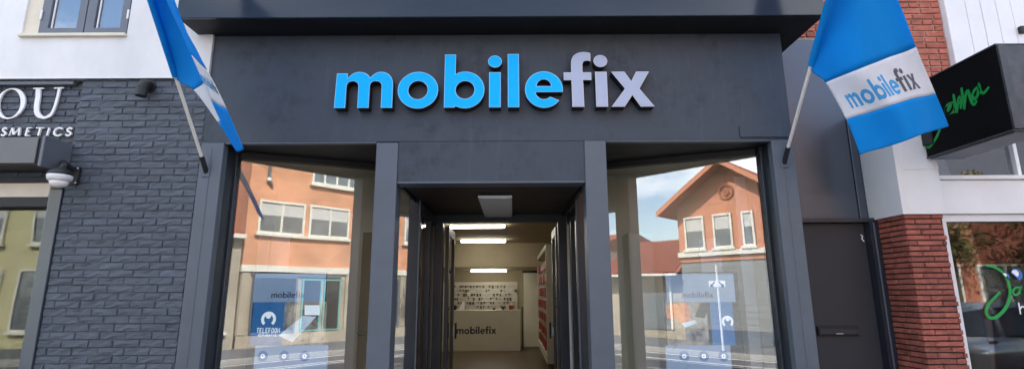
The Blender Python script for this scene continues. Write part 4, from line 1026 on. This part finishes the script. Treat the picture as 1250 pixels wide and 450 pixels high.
# gabled house
M['siding'] = mat('grey siding', (.24, .25, .25), .7, .08, 2)
H2 = thing('gabled_house', 'orange gabled house with a row of white windows reflected in the right show window', 'house', (-3, YO-3, 0))
pk_ = OR(883, 199); ev = OR(811, 264); hw = pk_.x-ev.x
gx0, gx1 = OR(829, 300).x, 2*pk_.x-OR(829, 300).x
slope = (pk_.z-ev.z)/hw
zg = pk_.z-slope*(pk_.x-gx0)
prism('wall', [[[(gx0, 2.6), (gx1, 2.6), (gx1, zg), (pk_.x, pk_.z-.12), (gx0, zg)]]], 8, lambda p, q, d: (p, YO-d, q), M['gablewood'], H2)
box('ground_floor', gx0+.02, gx1-.02, YO-8, YO-.03, .001, 2.598, mat('grey green render', (.16, .165, .15), .8, .1, 2), H2)
for s in (-1, 1):
    P_ = [(pk_.x, pk_.z+.12), (pk_.x+s*hw, ev.z+.12), (pk_.x+s*hw, ev.z-.06), (pk_.x, pk_.z-.06)]
    if s > 0: P_ = P_[::-1]
    rf = prism('roof', [[P_]], 9, lambda p, q, d: (p, YO+.55-d, q), M['tile'], H2)
    prism('barge_board', [[[(p[0], p[1]-.02) for p in P_]]], .04, lambda p, q, d: (p, YO+.60-d, q), M['gablewood'], rf)
for xa, ya, xb, yb in ((835, 265, 862, 304), (870, 263, 897, 304), (905, 258, 924, 302)):
    a, b_ = OR(xa, ya), OR(xb, yb); owin(H2, a.x, b_.x, OR(865, 303).z, OR(862, 263).z, YO, bars=0, fw=.06)
a = OR(877, 235); prism('gable_roundel', [[circ(pk_.x, a.z, .26, 26), circ(pk_.x, a.z, .20, 26)[::-1]]], .06, lambda p, q, d: (p, YO+.06-d, q), M['rbrick'], H2)
prism('gable_roundel', [[circ(pk_.x, a.z, .13, 20)]], .05, lambda p, q, d: (p, YO+.05-d, q), M['rbrick'], H2)
box('sill_band', gx0-.03, gx1+.03, YO-.1, YO+.10, OR(865, 312).z, OR(865, 306).z, M['owhite'], H2)
for i in range(11): box('siding_board', gx0+.03, gx1-.03, YO-.029, YO-.012, .40+i*.195, .40+i*.195+.188, M['siding'], H2)
box('plinth', gx0+.02, gx1-.02, YO-.03, YO+.01, .001, .39, M['wframe'], H2)
# tiled lean-to beside it, then a rendered house further along
H3 = thing('tiled_annex', 'low annex with a steep red tiled roof beside the gabled house', 'annex', (-6, YO-2, 0))
ax0, ax1 = OR(752, 300).x-.6, gx0-.02
box('wall', ax0, ax1, YO-5, YO-.3, .001, 2.35, M['ybrick'], H3)
tr_, bot = 3.55, 2.25
prism('roof', [[[(YO+.25, bot), (YO-1.9, tr_), (YO-4.2, bot)]]], ax1-ax0, lambda p, q, d: (ax0+d, p, q), M['tile'], H3)
for i in range(24):
    x = ax0+.05+i*(ax1-ax0-.1)/24
    rdg = tube('tile_roll', [(x, YO+.27, bot+.03), (x, YO-1.88, tr_+.03)], .045, M['tile'], H3, 6)
box('gutter', ax0, ax1, YO+.22, YO+.34, bot-.08, bot, M['owhite'], H3)
wd_ = multi('shopfront', [(ax0+.5, ax0+.58, YO-.3, YO-.24, .3, 2.1), (ax1-.6, ax1-.52, YO-.3, YO-.24, .3, 2.1), (ax0+.5, ax1-.52, YO-.3, YO-.24, 2.1, 2.2)], M['owhite'], H3)
box('pane', ax0+.58, ax1-.6, YO-.295, YO-.27, .3, 2.1, M['oglass'], wd_)
M['slate'] = mat('dark slate roof', (.035, .036, .042), .6, .3, 6)
def rowhouse(x0, x1, h, wm, label, rise=None, rm='tile', ground=True):
    H = thing('row_house', label, 'house', ((x0+x1)/2, YO-3, 0))
    box('wall', x0, x1, YO-8, YO-.05, .001, h, M[wm], H)
    n = max(1, int((x1-x0)/2.1)); st_ = (x1-x0)/n
    for i in range(n):
        for z in [3.2+2.7*j for j in range(int((h-3.2)/2.5))]:
            owin(H, x0+st_*(i+.2), x0+st_*(i+.8), z, z+1.5, YO-.05)
        if ground: owin(H, x0+st_*(i+.12), x0+st_*(i+.88), .5, 2.4, YO-.05, 'owhite', 1, False)
    prism('roof', [[[(YO+.25, h), (YO-4, h+(rise or min(2.2, h*.3))), (YO-8.2, h)]]], x1-x0, lambda p, q, d: (x0+d, p, q), M[rm], H)
    box('gutter', x0, x1, YO, YO+.28, h-.12, h, M['owhite'], H)
rowhouse(gx1+.65, x0-.05 if x0 > gx1+1.5 else gx1+2, 3.4, 'ybrick', 'small yellow brick house squeezed between gabled and orange houses')
rowhouse(9.7, 16.5, 4.6, 'rbrick', 'red brick row house right of the orange house across the street', 4.2, 'slate')
rowhouse(16.6, 25, 4.4, 'ybrick', 'long yellow brick row house at the far right across the street', 4.0, 'slate')
rowhouse(-13.4, ax0-.9, 3.3, 'owhite', 'white rendered row house left of the tiled annex across the street')
rowhouse(-27, -13.5, 6.0, 'creamwall', 'long cream rendered row house at the far left across the street')
# street sign on the far kerb
SP = thing('street_sign', 'white sign plate with two arrows on a thin pole across the road', 'sign', (-2.5, -9.7, 0))
g0 = mirr(881, 432, GR0, NR, -9.7); tp = mirr(877, 323, GR0, NR, -9.7); px_ = (g0.x+tp.x)/2
tube('pole', [(px_, -9.7, 0), (px_, -9.7, tp.z)], .035, M['whitepaint'], SP, 10)
a, b_ = mirr(873, 342.5, GR0, NR, -9.66), mirr(888, 350, GR0, NR, -9.66)
box('plate', px_-.24, px_+.24, -9.665, -9.645, b_.z, a.z, M['whitepaint'], SP, .004)
zc_ = (a.z+b_.z)/2
for s in (-1, 1):
    prism('arrow', [[ribbon([(px_+s*.06, zc_+.06), (px_+s*.17, zc_-.06)], .03)]], .002, lambda p, q, d: (p, -9.643+d, q), M['black'], SP)
    prism('arrow', [[[(px_+s*.20, zc_-.09), (px_+s*.10, zc_-.08), (px_+s*.19, zc_+.01)][::s]]], .002, lambda p, q, d: (p, -9.642+d, q), M['black'], SP)
# street trees on the far pavement
M['oliveleaf'] = mat('olive brown leaves', (.11, .085, .02), .6, .4, 3, rnd=.1)
def street_tree(tx, ty, k, seed, label, lm):
    TR = thing('street_tree', label, 'tree', (tx, ty, 0)); rt_ = random.Random(seed)
    tube('trunk', [(tx, ty, 0), (tx+.03, ty, 1.2*k), (tx-.02, ty+.02, 2.3*k), (tx+.02, ty, 3.4*k)], [.09*k, .075*k, .06*k, .025], M['bark'], TR, 10)
    for i in range(9):
        an = rt_.uniform(0, 6.28); z = rt_.uniform(1.8, 3.0)*k; l_ = rt_.uniform(.5, .95)*k
        tube('limb', [(tx, ty, z), (tx+l_*.5*cos(an), ty+l_*.5*sin(an), z+.35*l_), (tx+l_*cos(an), ty+l_*sin(an), z+.9*l_)], [.03, .022, .008], M['bark'], TR, 6)
    V, Fc = [], []
    cl = [(rt_.gauss(0, .5)*k, rt_.gauss(0, .5)*k, rt_.uniform(2.1, 4.2)*k, rt_.uniform(.22, .45)*k) for _ in range(34)]
    for i in range(int(4200*k)):
        cx, cy, cz, r_ = rt_.choice(cl); v = Vector((rt_.gauss(0, 1), rt_.gauss(0, 1), rt_.gauss(0, 1))).normalized()*r_*rt_.random()**.4
        c = Vector((tx+cx, ty+cy, cz))+v; a = Vector((rt_.gauss(0, 1), rt_.gauss(0, 1), rt_.gauss(0, 1))).normalized()*.055; b_ = a.orthogonal().normalized()*.03
        q = len(V); V += [c-a, c+b_, c+a, c-b_]; Fc.append((q, q+1, q+2, q+3))
    mesh('crown', V, Fc, M[lm], TR)
street_tree(8.4, -10.4, .9, 4, 'young green street tree on the far pavement before the orange house', 'leaf')
street_tree(12.6, -10.6, 1.12, 5, 'broad olive street tree before the red brick row house', 'oliveleaf')
street_tree(15.6, -10.5, 1.1, 6, 'broad olive street tree before the yellow brick row house', 'oliveleaf')
# parked car whose reflection shows in the hairdresser window
CR = thing('parked_car', 'silver hatchback parked at the near kerb, reflected in the hairdresser window', 'car', (8.6, -5.9, -.12))
cx, cy, cz = 6.6, -5.9, -.12
prof = [(0, .28), (.02, .62), (.10, .78), (.75, .90), (1.35, 1.40), (1.75, 1.50), (2.9, 1.49), (3.55, 1.30), (3.90, .95), (3.98, .60), (3.95, .28)]
def carpt(p, q, s):
    w_ = .86-(max(0, q-.92)*.33); return (cx+p, cy+s*w_, cz+q)
n = len(prof); V = [carpt(p, q, s) for s in (-1, 1) for p, q in prof]
Fc = [tuple(range(n)), tuple(range(n, 2*n))[::-1]]+[(i, n+i, n+(i+1) % n, (i+1) % n) for i in range(n)]
bm = bmesh.new(); q_ = [bm.verts.new(v) for v in V]
for f_ in Fc: bm.faces.new([q_[i] for i in f_])
bmesh.ops.recalc_face_normals(bm, faces=bm.faces); bmesh.ops.bevel(bm, geom=list(bm.edges), offset=.05, segments=3, affect='EDGES')
cb = from_bm('body', bm, M['carpaint'], CR, True)
for s in (-1, 1):
    for P_ in ([(.98, .95), (1.42, 1.33), (2.0, 1.42), (2.0, .95)], [(2.08, .95), (2.08, 1.42), (2.85, 1.41), (3.3, 1.2), (3.3, .98)]):
        V = []
        for p, q in P_: x, y, z = carpt(p, q, s); V.append((x, y+s*.006, z))
        m_ = len(V); V += [(x, y-s*.03, z) for x, y, z in V]
        mesh('side_window', V, [tuple(range(m_)), tuple(range(m_, 2*m_))[::-1]]+[(i, m_+i, m_+(i+1) % m_, (i+1) % m_) for i in range(m_)], M['carglass'], CR)
    for wx in (.72, 3.2):
        wh = tube('wheel', [(cx+wx, cy+s*.70, cz+.31), (cx+wx, cy+s*.88, cz+.31)], .31, M['tyre'], CR, 24)
        tube('rim', [(cx+wx, cy+s*.875, cz+.31), (cx+wx, cy+s*.888, cz+.31)], .19, M['chrome'], wh, 20)
    box('headlight', cx-.0, cx+.12, cy+s*.62-.16, cy+s*.62+.16, cz+.60, cz+.72, M['led'], CR, .02)
    box('tail_light', cx+3.86, cx+3.97, cy+s*.68-.12, cy+s*.68+.12, cz+.72, cz+.92, M['lampred'], CR, .02)
    box('door_handle', cx+1.75, cx+1.9, cy+s*.865-.012, cy+s*.865+.012, cz+.83, cz+.86, M['black'], CR, .005)
def ws(nm, p0, p1):
    d = Vector((p1[0]-p0[0], p1[1]-p0[1])); nrm_ = Vector((-d.y, d.x)).normalized()*.008
    V = []
    for e in (1, -3):
        for (p, q) in (p0, p1):
            for s in (-1, 1): x, y, z = carpt(p+nrm_.x*e, q+nrm_.y*e, s*.86); V.append((x, y, z))
    mesh(nm, V, [(0, 1, 3, 2), (4, 6, 7, 5), (0, 2, 6, 4), (1, 5, 7, 3), (0, 4, 5, 1), (2, 3, 7, 6)], M['carglass'], CR)
ws('windscreen', (.84, .975), (1.30, 1.36)); ws('rear_window', (3.60, 1.27), (3.86, 1.0))
